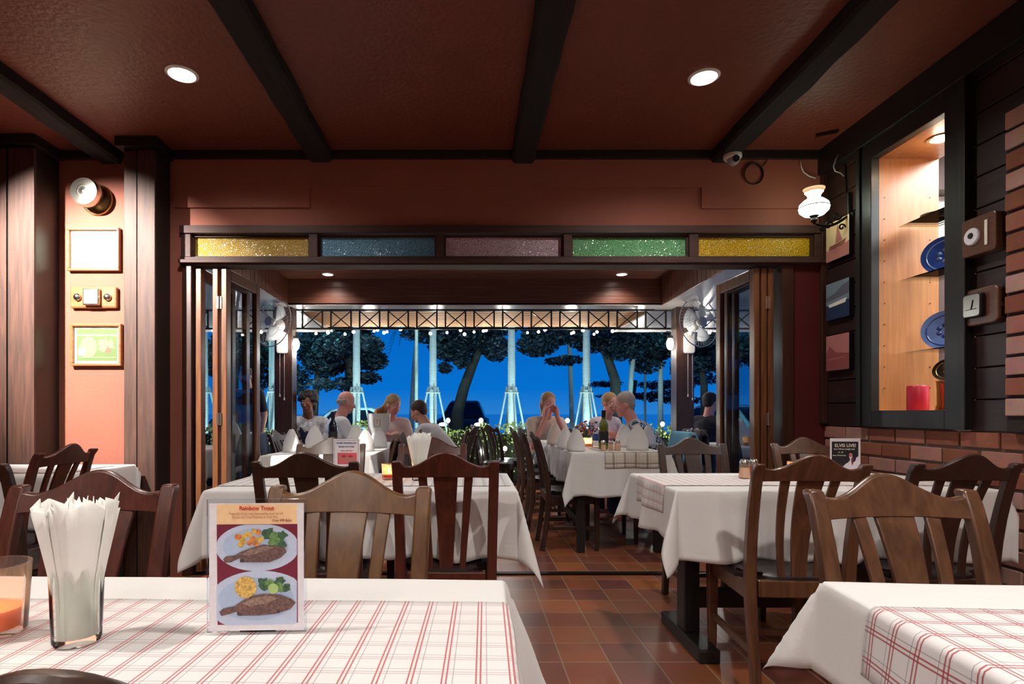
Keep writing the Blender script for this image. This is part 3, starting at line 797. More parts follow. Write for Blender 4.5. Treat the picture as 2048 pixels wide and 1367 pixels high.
fish1 = [cr(p) for p in [(275, 610), (290, 640), (340, 640), (430, 600), (450, 640), (700, 640), (800, 600), (855, 545), (840, 510), (760, 490), (640, 475), (520, 510), (430, 545), (380, 575), (300, 585)]]
fish2 = [cr(p) for p in [(240, 1100), (260, 1135), (330, 1120), (400, 1095), (420, 1135), (600, 1135), (760, 1120), (890, 1080), (940, 1020), (900, 985), (800, 945), (650, 935), (540, 950), (430, 1010), (380, 1045), (280, 1065)]]
P = [([(412, 1020), (602, 1020), (602, 1280), (412, 1280)], 'pr_white'),
     ([(427, 1022), (588, 1022), (588, 1063), (427, 1063)], 'pr_peach'), ([(427, 1063), (589, 1063), (590, 1265), (429, 1268)], 'pr_wine'),
     (ell(509, 1110, 84, 49, 40, CL), 'pr_plate'), (ell(505, 1108, 66, 36, 36, CL), 'pr_plate_in'),
     (ell(514, 1222, 104, 64, 44, CL), 'pr_plate'), (ell(506, 1216, 76, 44, 36, CL), 'pr_plate_in')]
for i, (x, y, rr_, k) in enumerate([(410, 405, 36, 1), (450, 445, 34, 0), (500, 385, 36, 0), (545, 425, 34, 1), (590, 365, 34, 1), (605, 430, 36, 0), (430, 480, 30, 0), (515, 462, 32, 1), (555, 350, 26, 0), (470, 400, 28, 0), (575, 470, 28, 1)]):
    q = cr((x, y)); P.append((ell(q[0], q[1], rr_/4.6, rr_/5.4, 9, wob=.2, seed=i), 'pr_pot2' if k else 'pr_pot'))
for i, (x, y, rr_, k) in enumerate([(690, 370, 55, 0), (760, 400, 60, 1), (815, 395, 45, 0), (730, 450, 50, 1), (810, 480, 42, 0), (670, 400, 30, 0)]):
    q = cr((x, y)); P.append((ell(q[0], q[1], rr_/4.6, rr_/5.2, 13, wob=.3, seed=20+i), 'pr_green2' if k else 'pr_green'))
P += [(fish1, 'pr_fish'), ([cr(p) for p in [(450, 570), (520, 520), (660, 492), (740, 500), (640, 545), (520, 575)]], 'pr_fish_l'), ([cr(p) for p in [(430, 610), (470, 615), (470, 640), (430, 640)]], 'pr_fish_d'),
      (ell(*cr((480, 872)), 22, 22, 26), 'pr_rice')]
for i, (x, y, rr_, k) in enumerate([(640, 830, 52, 0), (700, 850, 50, 1), (795, 815, 52, 0), (850, 880, 44, 0), (780, 880, 50, 1), (650, 880, 40, 0)]):
    q = cr((x, y)); P.append((ell(q[0], q[1], rr_/4.6, rr_/5.2, 13, wob=.3, seed=40+i), 'pr_green2' if k else 'pr_green'))
P += [(ell(*cr((733, 887)), 10.5, 10.5, 20), 'pr_lime'), (fish2, 'pr_fish'), ([cr(p) for p in [(450, 1020), (560, 965), (700, 955), (780, 975), (680, 1020), (520, 1050)]], 'pr_fish_l'),
      ([cr(p) for p in [(400, 1100), (450, 1110), (440, 1138), (405, 1130)]], 'pr_fish_d'), ([cr(p) for p in [(760, 1085), (800, 1080), (790, 1115), (765, 1110)]], 'pr_fish_d'),
      (ell(*cr((885, 990)), 1.6, 1.6, 8), 'pr_black')]
printed(r, P, f, y0=-.0013, step=.00004)
tx = lambda b, px, py, s, m, al='CENTER', bold=0: text(b, s, m, r, ((px-507)*.00069, -.0036, (1285-py)*.000685), name='lettering', align=al, bold=bold, ext=.0001)
tx('Rainbow Trout', 508, 1030, .0078, 'pr_red', bold=.0002)
tx('From the Water Lake Steamed/Pan fried Served', 507, 1040.5, .0038, 'pr_ink'); tx('Served with Fried Potatoes or Fried Rice', 505, 1047.5, .0038, 'pr_ink')
tx('Only 399 Baht', 578, 1055, .0046, 'pr_ink', 'RIGHT', .0001)
# napkin glass
def napkins(parent, z0, z1, R0, R1, n=9, seed=0, s=1):
    """a tight fan of folded paper napkins standing in the glass: ruffled cone"""
    m = MB(); rr = random.Random(seed)
    for k in range(n):
        a = 2*pi*k/n + rr.uniform(-.2, .2); rad = (.25+.75*(k % 3)/2)
        segs = 9; vs = []; fs = []; zt = z1 + rr.uniform(-.012, .006)
        for i in range(8):
            u = i/7; z = z0+(zt-z0)*u; Rr = (R0 + (R1-R0)*max(0, u-.35)/.65)*rad
            for j in range(segs):
                b = a + (j/(segs-1)-.5)*2.3; ru = 1+.12*(-1)**j*u
                zz = z + (.008*sin(j*2.4+k)*u*u)
                vs.append((Rr*ru*cos(b), Rr*ru*sin(b), zz))
        for i in range(7):
            for j in range(segs-1): fs.append((i*segs+j, i*segs+j+1, (i+1)*segs+j+1, (i+1)*segs+j))
        m.add(vs, fs)
    o = m.build('napkin_bunch', 'paper', parent, smooth=True, solid=.0008); return o
def napkin_glass(loc, label, s=1.0, seed=0):
    g = thing('napkin_tumbler', loc, 0, label, 'napkin holder')
    t_ = MB().lathe([(.001, 0), (.027*s, 0), (.029*s, .004), (.0325*s, .102*s), (.0305*s, .102*s), (.0275*s, .010), (.001, .008)], seg=32); t_.build('glass', 'glass_clear', g, smooth='auto')
    napkins(g, .010, .185*s, .0275*s, .046*s, 15, seed)
    MB().lathe([(.001, .011), (.0262*s, .011), (.028*s, .10*s), (.034*s, .160*s), (.001, .165*s)], seg=20).build('napkin_core', 'paper', g, smooth='auto')
    return g
napkin_glass((WX(154, .772), .772, T+.006), 'tall clear tumbler stuffed with folded white paper napkins on the near left table', 1.0, 3)
napkin_glass((WX(838, 2.62), 2.62, T+.006), 'tumbler of white paper napkins on the middle left table right of the candle', 1.12, 5)
def candle_glass(loc, label, s=1.0, wax='pr_pot2', power=1.2, cup='glass_frost'):
    g = thing('candle_glass', loc, 0, label, 'candle')
    MB().lathe([(.001, 0), (.028*s, 0), (.031*s, .004), (.035*s, .072*s), (.033*s, .072*s), (.029*s, .008), (.001, .006)], seg=28).build('cup', cup, g, smooth='auto')
    MB().lathe([(.001, .009), (.0265*s, .009), (.028*s, .026*s), (.001, .025*s)], seg=20).build('wax', wax, g, smooth='auto')
    MB().lathe([(.0005, .026*s), (.0045*s, .031*s), (.006*s, .038*s), (.003*s, .050*s), (.0005, .058*s)], seg=10).build('flame', 'flame', g.children[-1], smooth=True)
    l = light('POINT', 'candle_light', (loc[0], loc[1], loc[2]+.05*s), power, (1, .62, .3), .012)
    return g
mat('wax_orange', (236, 136, 100), .5, sub=.4)
mat('wax_red', (196, 30, 60), .4, sub=.3)
candle_glass((WX(30, .80)-.034, .80, T+.006), 'orange candle in a frosted glass at the left edge of the near left table', 1.35, 'wax_orange', .06, 'glass_cup')
candle_glass((WX(778, 2.66), 2.66, T+.006), 'glowing candle tumbler between the two chairs on the middle left table', 1.0, 'wax_red', .4)
candle_glass((WX(1590, 2.78), 2.78, T+.006), 'glowing candle glass behind the splats on the middle right table', 1.0, 'wax_orange', .12)
candle_glass((WX(1176, 5.0), 5.0, TV+.003), 'lit candle among the napkins on the long right verandah table', 1.1, 'wax_orange', 1.0)
candle_glass((WX(1491, 5.2), 5.2, TV+.003), 'red based candle on the verandah table beyond the right folding door', 1.1, 'wax_red', 1.2)
candle_glass((WX(512, 5.6), 4.75+.2, TV+.003) if False else (-2.32, 4.75, TV+.003), 'small candle on the verandah table beyond the left folding door', 1.0, 'wax_orange', 1.2)
def shaker(loc, label, s=1.0, top='steel', body='white_plastic', group=None):
    g = thing('shaker', loc, 0, label, 'shaker', group)
    MB().lathe([(.001, 0), (.019*s, 0), (.020*s, .004), (.0165*s, .05*s), (.001, .052*s)], seg=14).build('bottle', 'glass_frost', g, smooth='auto')
    MB().lathe([(.001, .003), (.0165*s, .003), (.015*s, .038*s), (.001, .038*s)], seg=12).build('contents', body, g, smooth='auto')
    MB().lathe([(.0168*s, .048*s), (.0168*s, .06*s), (.012*s, .068*s), (.001, .070*s)], seg=14).build('cap', top, g, smooth='auto')
    return g
shaker((WX(1489, 2.70), 2.70, T+.006), 'stout salt shaker with metal cap on the middle right table', 1.3)
shaker((WX(1507, 2.80), 2.80, T+.006), 'second shaker just behind the salt on the middle right table', 1.2, body='pr_sepia')
for i, (px, Y, s) in enumerate(((1207, 4.45, 1.15), (1222, 4.5, 1.0), (1235, 4.45, 1.2))):
    shaker((WX(px, Y), Y, TV+.006), 'small shaker in front of the green wine bottle, %s of the three' % ('left', 'middle', 'right')[i], s)
shaker((WX(607, 4.1), 4.1, TV+.003), 'small metal topped shaker on the left verandah table front corner', 1.0, body='pr_sepia')
# cards on the middle tables
r = menu_holder((WX(693, 2.75), 2.75, T+.007), 0, 'small clear stand with blue lettering and a red dish picture on the middle left table', 0)
f = lambda x, y: ((x-693)*.0024, .187-(y-877)*.0024)
P = [([(667, 879), (720, 879), (720, 953), (667, 953)], 'pr_white'), ([(669, 881.5), (717, 881.5), (717, 882.2), (669, 882.2)], 'pr_line'), ([(669, 881.5), (669.6, 881.5), (669.6, 950), (669, 950)], 'pr_line'), ([(716.4, 881.5), (717, 881.5), (717, 950), (716.4, 950)], 'pr_line'),
     ([(675, 907), (714, 907), (714, 930), (675, 930)], 'pr_pink'), (ell(694, 918, 16, 7), 'pr_rose'), (ell(688, 914, 5, 2.5), 'pr_red'), (ell(701, 914, 5, 2.5), 'pr_red')]
printed(r, P, f, y0=-.0013, step=.00006)
tx2 = lambda b, px, py, s, m: text(b, s, m, r, ((px-693)*.0024, -.0026, .187-(py-877)*.0024), ext=.0001, bold=.0003)
tx2('AUSSIE TENDERLOIN', 693, 887.5, .0105, 'pr_blue'); tx2('SERVED WITH FRIES', 693, 895, .0085, 'pr_blue'); tx2('ONLY 450 BAHT', 694, 903, .008, 'pr_pink')
r = menu_holder((WX(1690, 2.76), 2.76, T+.007), -3, 'white edged black concert card in a clear stand on the middle right table', 0)
f = lambda x, y: ((x-1689)*.00238, .187-(y-872)*.00242)
P = [([(1659, 873), (1719, 873), (1719, 948), (1659, 948)], 'pr_white'), ([(1662.5, 879.5), (1715, 879.5), (1715, 948), (1662.5, 948)], 'pr_black'),
     ([(1712, 948), (1715, 948), (1715, 909), (1711, 911), (1709, 918), (1706, 921), (1703, 916), (1703, 905), (1700, 902), (1697, 904), (1697, 911), (1699, 916), (1695, 921), (1690, 924), (1684, 930), (1684, 948)], 'pr_white'),
     (ell(1700, 906, 3.6, 4.6, 14), 'pr_rose'), ([(1696, 902), (1699, 899), (1704, 901), (1704, 904), (1700, 902.5)], 'pr_black'), ([(1701, 912), (1705, 912), (1705, 922), (1703, 928), (1701, 920)], 'pr_wine')]
printed(r, P, f, y0=-.0013, step=.00006)
tx3 = lambda b, px, py, s, m, al='CENTER', bo=.0002: text(b, s, m, r, ((px-1689)*.00238, -.0026, .187-(py-872)*.00242), ext=.0001, bold=bo, align=al)
tx3('ELVIS LIVE!', 1689, 887.5, .0215, 'pr_cream', bo=.00045); tx3('from 7:00 pm tonight only', 1687, 894.5, .0092, 'pr_cream'); tx3('8 - 10', 1680, 901, .009, 'pr_cream'); tx3('every Wednesday', 1664, 907, .0085, 'pr_cream', 'LEFT', .0001)
# folded napkins standing on the verandah tables
def napkin_cone(loc, rz, label, s=1.0, group=None):
    """bishop's mitre fold: oval foot, pointed crest"""
    m = MB(); vs = []; fs = []; n = 20; rows = 8
    for i in range(rows):
        u = i/(rows-1)
        for k in range(n):
            a = 2*pi*k/n; w_ = .062*(1-.04*u)*(1-.28*max(0, u-.6)/.4); dpt = .046*(1-.80*u)
            x, y = w_*cos(a)*s, dpt*sin(a)*s
            zc = (.150 - .052*abs(cos(a))**2.0)*s
            vs.append((x, y + .004*sin(5*a)*u*s, zc*u))
    for i in range(rows-1):
        for k in range(n): fs.append((i*n+k, i*n+(k+1) % n, (i+1)*n+(k+1) % n, (i+1)*n+k))
    fs.append(tuple(range((rows-1)*n, rows*n))); m.add(vs, fs)
    o = m.build('folded_napkin', 'linen', None, smooth='auto', loc=loc, rz=rz, solid=.002); return tag(o, label, 'napkin', group)
NP = [(583, 4.35, 'left verandah table, leftmost of its folded napkins', 1.15), (629, 4.75, 'left verandah table beside the dark wine bottle', 1.25),
      (712, 4.9, 'left verandah table, just right of the card', 1.3), (731, 4.45, 'left verandah table between two others right of the card', 1.1), (757, 4.95, 'left verandah table below the ice bucket', 1.2),
      (1110, 5.35, 'long right table, furthest left in the row', 1.3), (1131, 4.75, 'long right table, second from its left edge', 1.15), (1152, 4.45, 'long right table, nearest on its left side', 1.15),
      (1249, 4.95, 'long right table behind the shakers', 1.3), (1275, 4.5, 'long right table nearest on its right side', 1.35), (1296, 5.1, 'long right table at its right edge', 1.2),
      (465, 4.85, 'table beyond the left folding door glass', 1.5), (1481, 5.25, 'table beyond the right folding door glass', 1.6)]
for i, (px, Y, w_, s) in enumerate(NP):
    napkin_cone((WX(px, Y), Y, TV+.004), radians(-8+i*23 % 40-10), 'folded white napkin standing on the ' + w_, s)
def bottle(loc, label, gm, lm, s=1.0, cap='black'):
    g = thing('wine_bottle', loc, 0, label, 'bottle')
    MB().lathe([(.001, .004), (.03, 0), (.037, .006), (.0375, .17), (.034, .20), (.016, .235), (.0145, .25), (.0145, .295), (.016, .297), (.016, .303), (.001, .304)], seg=22).build('body', gm, g, smooth='auto')
    MB().lathe([(.0378, .05), (.0382, .052), (.0382, .138), (.0378, .14)], seg=22).build('paper_label', lm, g.children[0], smooth='auto')
    MB().lathe([(.0168, .25), (.0172, .304), (.001, .306)], seg=16).build('capsule', cap, g, smooth='auto')
    g.scale = (s, s, s); return g
mat('bottle_dark', (16, 16, 22), .08, coat=.5, var=.02); mat('bottle_green', (120, 128, 24), .08, trans=.55, coat=.5, var=.05)
bottle((WX(666, 4.75), 4.75, TV+.004), 'dark red wine bottle standing on the left verandah table', 'bottle_dark', 'pr_black', 1.0)
bottle((WX(1207, 4.62), 4.62, TV+.004), 'green wine bottle with dark label on the long right verandah table', 'bottle_green', 'pr_black', 1.04)
g = thing('water_bottle', (WX(1192, 4.85), 4.85, TV+.004), 0, 'clear water bottle left of the green wine bottle', 'bottle')
MB().lathe([(.001, .003), (.03, 0), (.032, .01), (.032, .13), (.028, .16), (.012, .19), (.012, .205), (.001, .206)], seg=20).build('body', 'glass_clear', g, smooth='auto')
MB().lathe([(.0325, .06), (.033, .062), (.033, .115), (.0325, .117)], seg=20).build('paper_label', 'pr_blue', g, smooth='auto')
MB().lathe([(.001, .206), (.0135, .206), (.0135, .222), (.001, .223)], seg=16).build('cap', 'pr_blue', g, smooth='auto')
# flowers / cocktail stirrers with colours
g = thing('flower_vase', (WX(1172, 5.3), 5.3, TV+.004), 0, 'bunch of colourful small flowers on the long right verandah table', 'flowers')
MB().lathe([(.001, 0), (.03, 0), (.042, .05), (.03, .09), (.036, .1), (.03, .1), (.001, .012)], seg=18).build('vase', 'glass_clear', g, smooth='auto')
rr = random.Random(5); fm = MB(); cols = ['pr_white', 'pr_pink', 'pr_blue', 'pr_pot2', 'pr_green']
for i in range(90):
    a = rr.uniform(0, 6.28); q = sqrt(rr.random())*.1; h = .2+rr.uniform(-.06, .03)-q*.5
    p = (q*cos(a), q*sin(a), h); fm.tube([(q*.2*cos(a), q*.2*sin(a), .06), p], .0012, 4, 4, cap=False)
    fm.sphere(p, (.012, .012, .008), 6, 4, rr.randrange(4))
fm.build('blossoms', cols, g)
# ice bucket with crest and bread
g = thing('ice_bucket', (WX(758, 5.0), 5.0, TV+.004), 0, 'white tapered bucket with small red crest behind the card on the left verandah table', 'bucket')
MB().lathe([(.001, .09), (.05, .09), (.062, .105), (.098, .195), (.102, .285), (.106, .288), (.100, .29), (.094, .28), (.05, .11), (.001, .11)], seg=32).build('body', 'white_plastic', g, smooth='auto')
MB().lathe([(.001, 0), (.055, 0), (.05, .006), (.015, .015), (.013, .08), (.045, .092), (.001, .094)], seg=24).build('foot', 'nickel', g, smooth='auto')
m = MB(); rr = random.Random(2)
for i in range(9):
    a = rr.uniform(0, 6.28); q = rr.uniform(0, .05); m.sphere((q*cos(a), q*sin(a), .30+rr.uniform(-.01, .04)), (.045, .018, .02), 10, 6, 0, Matrix.Rotation(rr.uniform(0, 3), 3, 'Z') @ Matrix.Rotation(rr.uniform(-.9, .9), 3, 'Y'))
mat('bread', (158, 104, 58), .8, var=.3, vscale=30, bump=.3); m.build('bread', 'bread', g, smooth=True)
m = MB()
for s in (-1, 1): m.tube([(s*(.02+.006*sin(t)), -.0985-.0005, .215+.028*cos(t)) for t in [pi*.15*k for k in range(1, 7)]], .0018, 6)
m.tube([(0, -.1, .20), (0, -.1, .225)], .002, 6); m.sphere((0, -.0995, .232), .005, 8, 6); m.build('crest_emblem', 'pr_red', g, smooth=True)
text('PALMS', .022, 'pr_line', g, (0, -.0985, .178), rot=(pi/2+.1, 0, 0))
# jackets over chair backs
def jacket(name, bx, by, rz, m, label, w=.40, f1=.34, f2=.34, seed=0):
    wig = drape(w-.04, .05, .888, (.06, .06, f1, f2), res=.022, flare=.1, cfl=.2, seed=seed, amp=.05)
    o = wig.build(name, m, None, smooth=True, loc=(bx, by, 0.012), rz=radians(rz), solid=.006); return tag(o, label, 'jacket')
mat('cloth_sky', (110, 172, 200), .9, var=.1); mat('cloth_grey', (96, 88, 90), .9, var=.1); mat('cloth_slate', (66, 84, 112), .9, var=.15); mat('cloth_black', (26, 26, 32), .9, var=.1); mat('cloth_brown', (66, 46, 42), .9, var=.15)
jacket('jacket', 1.80, 4.80, 90, 'cloth_sky', 'pale blue jacket over a chair back right of the long verandah table', seed=11)
jacket('jacket', 2.16, 5.50, 90, 'cloth_grey', 'grey brown jacket over a chair back in front of the right verandah post', seed=12, w=.46)
jacket('coat', 2.06, 4.50, 60, 'cloth_black', 'long black coat over a chair seen at the right folding door', w=.44, f1=.5, f2=.5, seed=13)
jacket('cloth_wrap', -1.69, 4.45, -90, 'cloth_slate', 'slate blue wrap over the chair left of the left verandah table', seed=14, f1=.25, f2=.25)
jacket('coat', -.55, 4.42, 92, 'cloth_brown', 'dark brown coat over the chair back below the ice bucket', seed=15, w=.42, f1=.4, f2=.4)
jacket('coat', 1.312, 3.42, 0, 'cloth_brown', 'brown coat hanging on the dark chair with wide arched crest', seed=16, w=.30, f1=.05, f2=.4) if False else None
# ================================================================== WALL THINGS
# left wall: lamp dish
Wf = WALL-.002
r = thing('round_wall_speaker', (WX(196, WALL), WALL, WZ(400, WALL)), 0, 'round brass wall fitting above the framed prints on the pink wall', 'wall light')
Mx = Matrix.Rotation(pi/2, 3, 'X')
MB().lathe([(.001, 0), (.098, 0), (.102, .008), (.098, .016), (.080, .02), (.001, .02)], (0, 0, 0), 40, 0, Mx).build('back_plate', 'brass', r, smooth='auto')
MB().lathe([(.06, .02), (.086, .06), (.088, .10), (.084, .125), (.04, .132), (.038, .126), (.014, .128), (.001, .134)], (-.012, 0, .012), 40, 0, Mx).build('drum', 'nickel', r, smooth='auto')
def frame(name, x0, x1, y0, y1, label, polys, d=.03, fw=.017, wm='wood_small', Y=WALL):
    ax, bx = WX(x0, Y), WX(x1, Y); az, bz = WZ(y1, Y), WZ(y0, Y)
    r = thing(name, ((ax+bx)/2, Y, (az+bz)/2), 0, label, 'picture')
    hx, hz = (bx-ax)/2, (bz-az)/2; m = MB()
    m.box(-hx, hx, -d, -.001, hz-fw, hz); m.box(-hx, hx, -d, -.001, -hz, -hz+fw); m.box(-hx, -hx+fw, -d, -.001, -hz+fw, hz-fw); m.box(hx-fw, hx, -d, -.001, -hz+fw, hz-fw)
    m.build('frame', wm, r, bevel=.004)
    MB().box(-hx+fw, hx-fw, -.012, -.001, -hz+fw, hz-fw).build('mount', 'pr_cream', r)
    f = lambda u, v: (-hx+2*hx*u, -hz+2*hz*v); printed(r, polys, f, y0=-.012, step=.0002, name='print')
    MB().box(-hx+fw, hx-fw, -.017, -.016, -hz+fw, hz-fw).build('glazing', 'glass_clear', r)
    return r
frame('framed_print', 139, 243, 457, 543, 'framed pale print, the upper picture on the pink wall left of the doors', [([(.12, .14), (.88, .14), (.88, .86), (.12, .86)], 'pr_cream'), (ell(.32, .52, .1, .2), 'pr_map2'), (ell(.37, .52, .09, .19), 'pr_cream'), ([(.5, .3), (.8, .3), (.8, .33), (.5, .33)], 'pr_map2')])
frame('framed_map', 146, 247, 648, 732, 'framed green old map, the lower picture on the pink wall left of the doors', [([(.1, .12), (.9, .12), (.9, .88), (.1, .88)], 'pr_map'), ([(.1, .72), (.9, .72), (.9, .75), (.1, .75)], 'pr_cream'), (ell(.33, .45, .17, .25), 'pr_map2'), (ell(.2, .35, .07, .1, wob=.3), 'pr_cream'), (ell(.68, .5, .16, .16, wob=.35, seed=3), 'pr_map2'), (ell(.72, .38, .06, .07, wob=.3, seed=4), 'pr_sepia'), ([(.12, .2), (.88, .2), (.88, .22), (.12, .22)], 'pr_map2')])
r = thing('wall_clock_set', (WX(192, WALL), WALL, WZ(596, WALL)), 0, 'wooden board with a square dial between two chrome knobs on the pink wall', 'weather station')
m = MB(); m.box(-.152, .152, -.03, -.001, -.07, .07); m.build('board', 'wood_small', r, bevel=.012)
MB().box(-.052, .052, -.055, -.03, -.054, .054).build('dial_box', 'nickel', r, bevel=.006)
m = MB().box(-.042, .042, -.057, -.055, -.044, .044); m.build('dial', 'pr_white', r)
m = MB().bar((0, -.058, 0), (0, -.058, .03), .003, .001).bar((0, -.058, 0), (.02, -.058, -.008), .003, .001); m.build('hand', 'black', r)
for s in (-1, 1): MB().sphere((s*.097, -.036, 0), (.024, .018, .024), 18, 10).build('knob', 'nickel', r, smooth=True)
# right wall canvases
def canvas(py0, py1, label, polys, yA=3.645, yB=3.425, z0=None, z1=None):
    r = thing('canvas_print', (RX, (yA+yB)/2, (z0+z1)/2), -pi/2, label, 'picture'); hx, hz = (yA-yB)/2, (z1-z0)/2
    MB().box(-hx, hx, -.032, -.001, -hz, hz).build('canvas', 'black', r, bevel=.002)
    f = lambda u, v: (-hx+2*hx*u, -hz+2*hz*v); printed(r, polys, f, y0=-.0322, step=.0002, name='painted_face')
FU = [(0, 0), (1, 0), (1, 1), (0, 1)]
canvas(0, 0, 'canvas of a sailing boat in yellow light, top of the three small canvases', [(FU, 'pr_sand'), ([(0, .0), (1, .0), (1, .35), (.5, .28), (0, .3)], 'pr_rose'), ([(.15, .38), (.9, .44), (.8, .3), (.2, .28)], 'pr_sepia'), ([(.5, .9), (.42, .42), (.72, .44)], 'pr_rose'), (ell(.35, .34, .2, .05, wob=.4), 'pr_rose2')], z0=2.015, z1=2.255)
canvas(0, 0, 'blue canvas of a boat on dark water, middle of the three small canvases', [(FU, 'pr_sky'), ([(0, 0), (1, 0), (1, .45), (0, .4)], 'pr_navy'), ([(0, .62), (.4, .7), (.7, .85), (1, .92), (1, .6), (0, .5)], 'pr_line'), ([(.1, .42), (.9, .5), (.85, .38), (.15, .34)], 'pr_cream')], z0=1.645, z1=1.875)
canvas(0, 0, 'rose coloured canvas of a misty hill, lowest of the three small canvases', [(FU, 'pr_rose'), ([(0, 0), (1, 0), (1, .42), (0, .42)], 'pr_rose2'), ([(0, .46), (.15, .72), (.45, .5), (1, .44), (1, .4), (0, .4)], 'pr_rose2'), ([(.1, .3), (.8, .34), (.8, .36), (.1, .33)], 'pr_rose')], z0=1.325, z1=1.545)
# dial instruments
def rrect(hx, hz, rad, n=6):
    o = []
    for cx_, cz_, a0 in ((hx-rad, hz-rad, 0), (-hx+rad, hz-rad, pi/2), (-hx+rad, -hz+rad, pi), (hx-rad, -hz+rad, 3*pi/2)):
        for i in range(n+1): a = a0+pi/2*i/n; o.append((cx_+rad*cos(a), cz_+rad*sin(a)))
    return o
fnp = lambda a, b, t_: (a, t_, b)
r = thing('barometer', (RX, 2.535, 1.85), -pi/2, 'wooden barometer with round dial and thermometer strip, the upper instrument by the brick pillar', 'barometer')
MB().prism(rrect(.086, .085, .018), fnp, -.05, -.001).build('board', 'wood_small_dark', r, bevel=.005)
MB().lathe([(.001, 0), (.038, 0), (.038, .008), (.034, .012), (.001, .011)], (-.026, -.05, 0), 28, 0, Mx).build('dial', 'pr_white', r, smooth='auto')
MB().lathe([(.001, 0), (.014, 0), (.012, .003), (.001, .003)], (-.026, -.062, .004), 12, 0, Mx).build('hand', 'black', r)
MB().box(.034, .048, -.054, -.05, -.055, .055).build('thermometer', 'pr_cream', r, bevel=.001)
r = thing('barometer', (RX, 2.54, 1.535), -pi/2, 'rounded wooden hygrometer with squarish silver dial, the lower instrument by the brick pillar', 'barometer')
MB().prism(rrect(.088, .082, .03), fnp, -.035, -.001).build('board', 'wood_small_dark', r, bevel=.006)
MB().prism([(x-.022, z+.006) for x, z in rrect(.047, .054, .014)], fnp, -.055, -.035).build('case', 'black', r, bevel=.004)
MB().prism([(x-.022, z+.006) for x, z in rrect(.041, .048, .012)], fnp, -.058, -.055).build('dial', 'nickel', r)
MB().bar((-.022, -.06, -.01), (-.012, -.06, .03), .003, .001).box(-.05, .006, -.0595, -.0582, -.013, -.010).build('hand', 'black', r)
# niche contents
r = thing('downlight', (WX(1887, 2.97), 2.99, 2.5), 0, 'small recessed lamp in the top of the plywood display niche', 'ceiling light')
MB().lathe([(.055, -.001), (.06, -.006), (.045, -.008), (.042, -.001)], seg=24).build('rim', 'nickel', r, smooth='auto')
MB().lathe([(.001, -.003), (.042, -.003)], seg=24).build('bulb', 'lamp_white', r)
for i, z in enumerate((2.106, 1.80, 1.392)):
    m = MB((2.54, 2.985, z)).box(RX+.115, nx-.01, yA+.003, yB-.003, z, z+.006); o = m.build('glass_shelf', 'shelf_glass'); tag(o, 'glass shelf in the plywood niche, %s of the three' % ('highest', 'middle', 'lowest')[i], 'shelf')
mat('plate_blue', (38, 66, 130), .12, coat=.6, var=.25, vscale=12); mat('plate_blue_pale', (96, 120, 170), .12, coat=.6, var=.2, vscale=12)
mat('tray_wood', (86, 76, 66), .4); mat('bowl_dark', (44, 34, 24), .2, metal=.4); mat('brass_pot', (150, 136, 84), .22, metal=.9)
def plate(name, loc, R, m1, m2, label, tilt=78, rz=-50):
    r = thing(name, loc, radians(rz), label, 'plate'); r.rotation_euler = (radians(tilt), 0, radians(rz))
    MB().lathe([(.001, 0), (R*.55, 0), (R*.62, .004), (R, .018), (R, .022), (R*.6, .010), (.001, .007)], seg=36).build('dish', m1, r, smooth='auto')
    pm = MB(); pm.lathe([(R*.74, .0150), (R*.80, .0172), (R*.80, .0178), (R*.74, .0156)], seg=28, closed=True)
    for k in range(7): a = k*.9; pm.lathe([(.001, .0085), (R*.12, .009), (.001, .0098)], (R*.3*cos(a), R*.3*sin(a), 0), 7)
    pm.build('painted_pattern', m2, r.children[0], smooth=True)
    return r
plate('plate', (2.60, 3.11, 1.807+.108), .11, 'plate_blue', 'plate_blue_pale', 'deep blue plate standing on the middle glass shelf')
plate('plate', (2.60, 3.11, 1.399+.108), .11, 'plate_blue_pale', 'plate_blue', 'paler blue plate standing on the lowest glass shelf')
plate('platter', (2.55, 3.08, 2.114), .095, 'tray_wood', 'tray_wood', 'grey round platter lying on the highest glass shelf', tilt=4, rz=0)
g = thing('brass_pot', (2.595, 3.10, 1.073), 0, 'tall brass pot at the bottom of the niche', 'pot')
MB().lathe([(.001, 0), (.052, 0), (.05, .02), (.045, .03), (.045, .15), (.052, .16), (.048, .16), (.04, .03), (.001, .03)], seg=28).build('body', 'brass_pot', g, smooth='auto')
plate('bowl', (2.59, 3.08, 1.285), .07, 'bowl_dark', 'brass_pot', 'dark oval dish leaning above the brass pot', tilt=60, rz=-60)
g = thing('pillar_candle', (2.435, 3.10, 1.073), 0, 'thick red pillar candle at the bottom of the plywood niche', 'candle')
MB().lathe([(.001, 0), (.048, 0), (.05, .004), (.05, .128), (.046, .134), (.03, .128), (.001, .126)], seg=32).build('wax', 'wax_red', g, smooth='auto')
MB().tube([(0, 0, .126), (.001, 0, .14)], .0015, 6).build('wick', 'pr_cream', g)
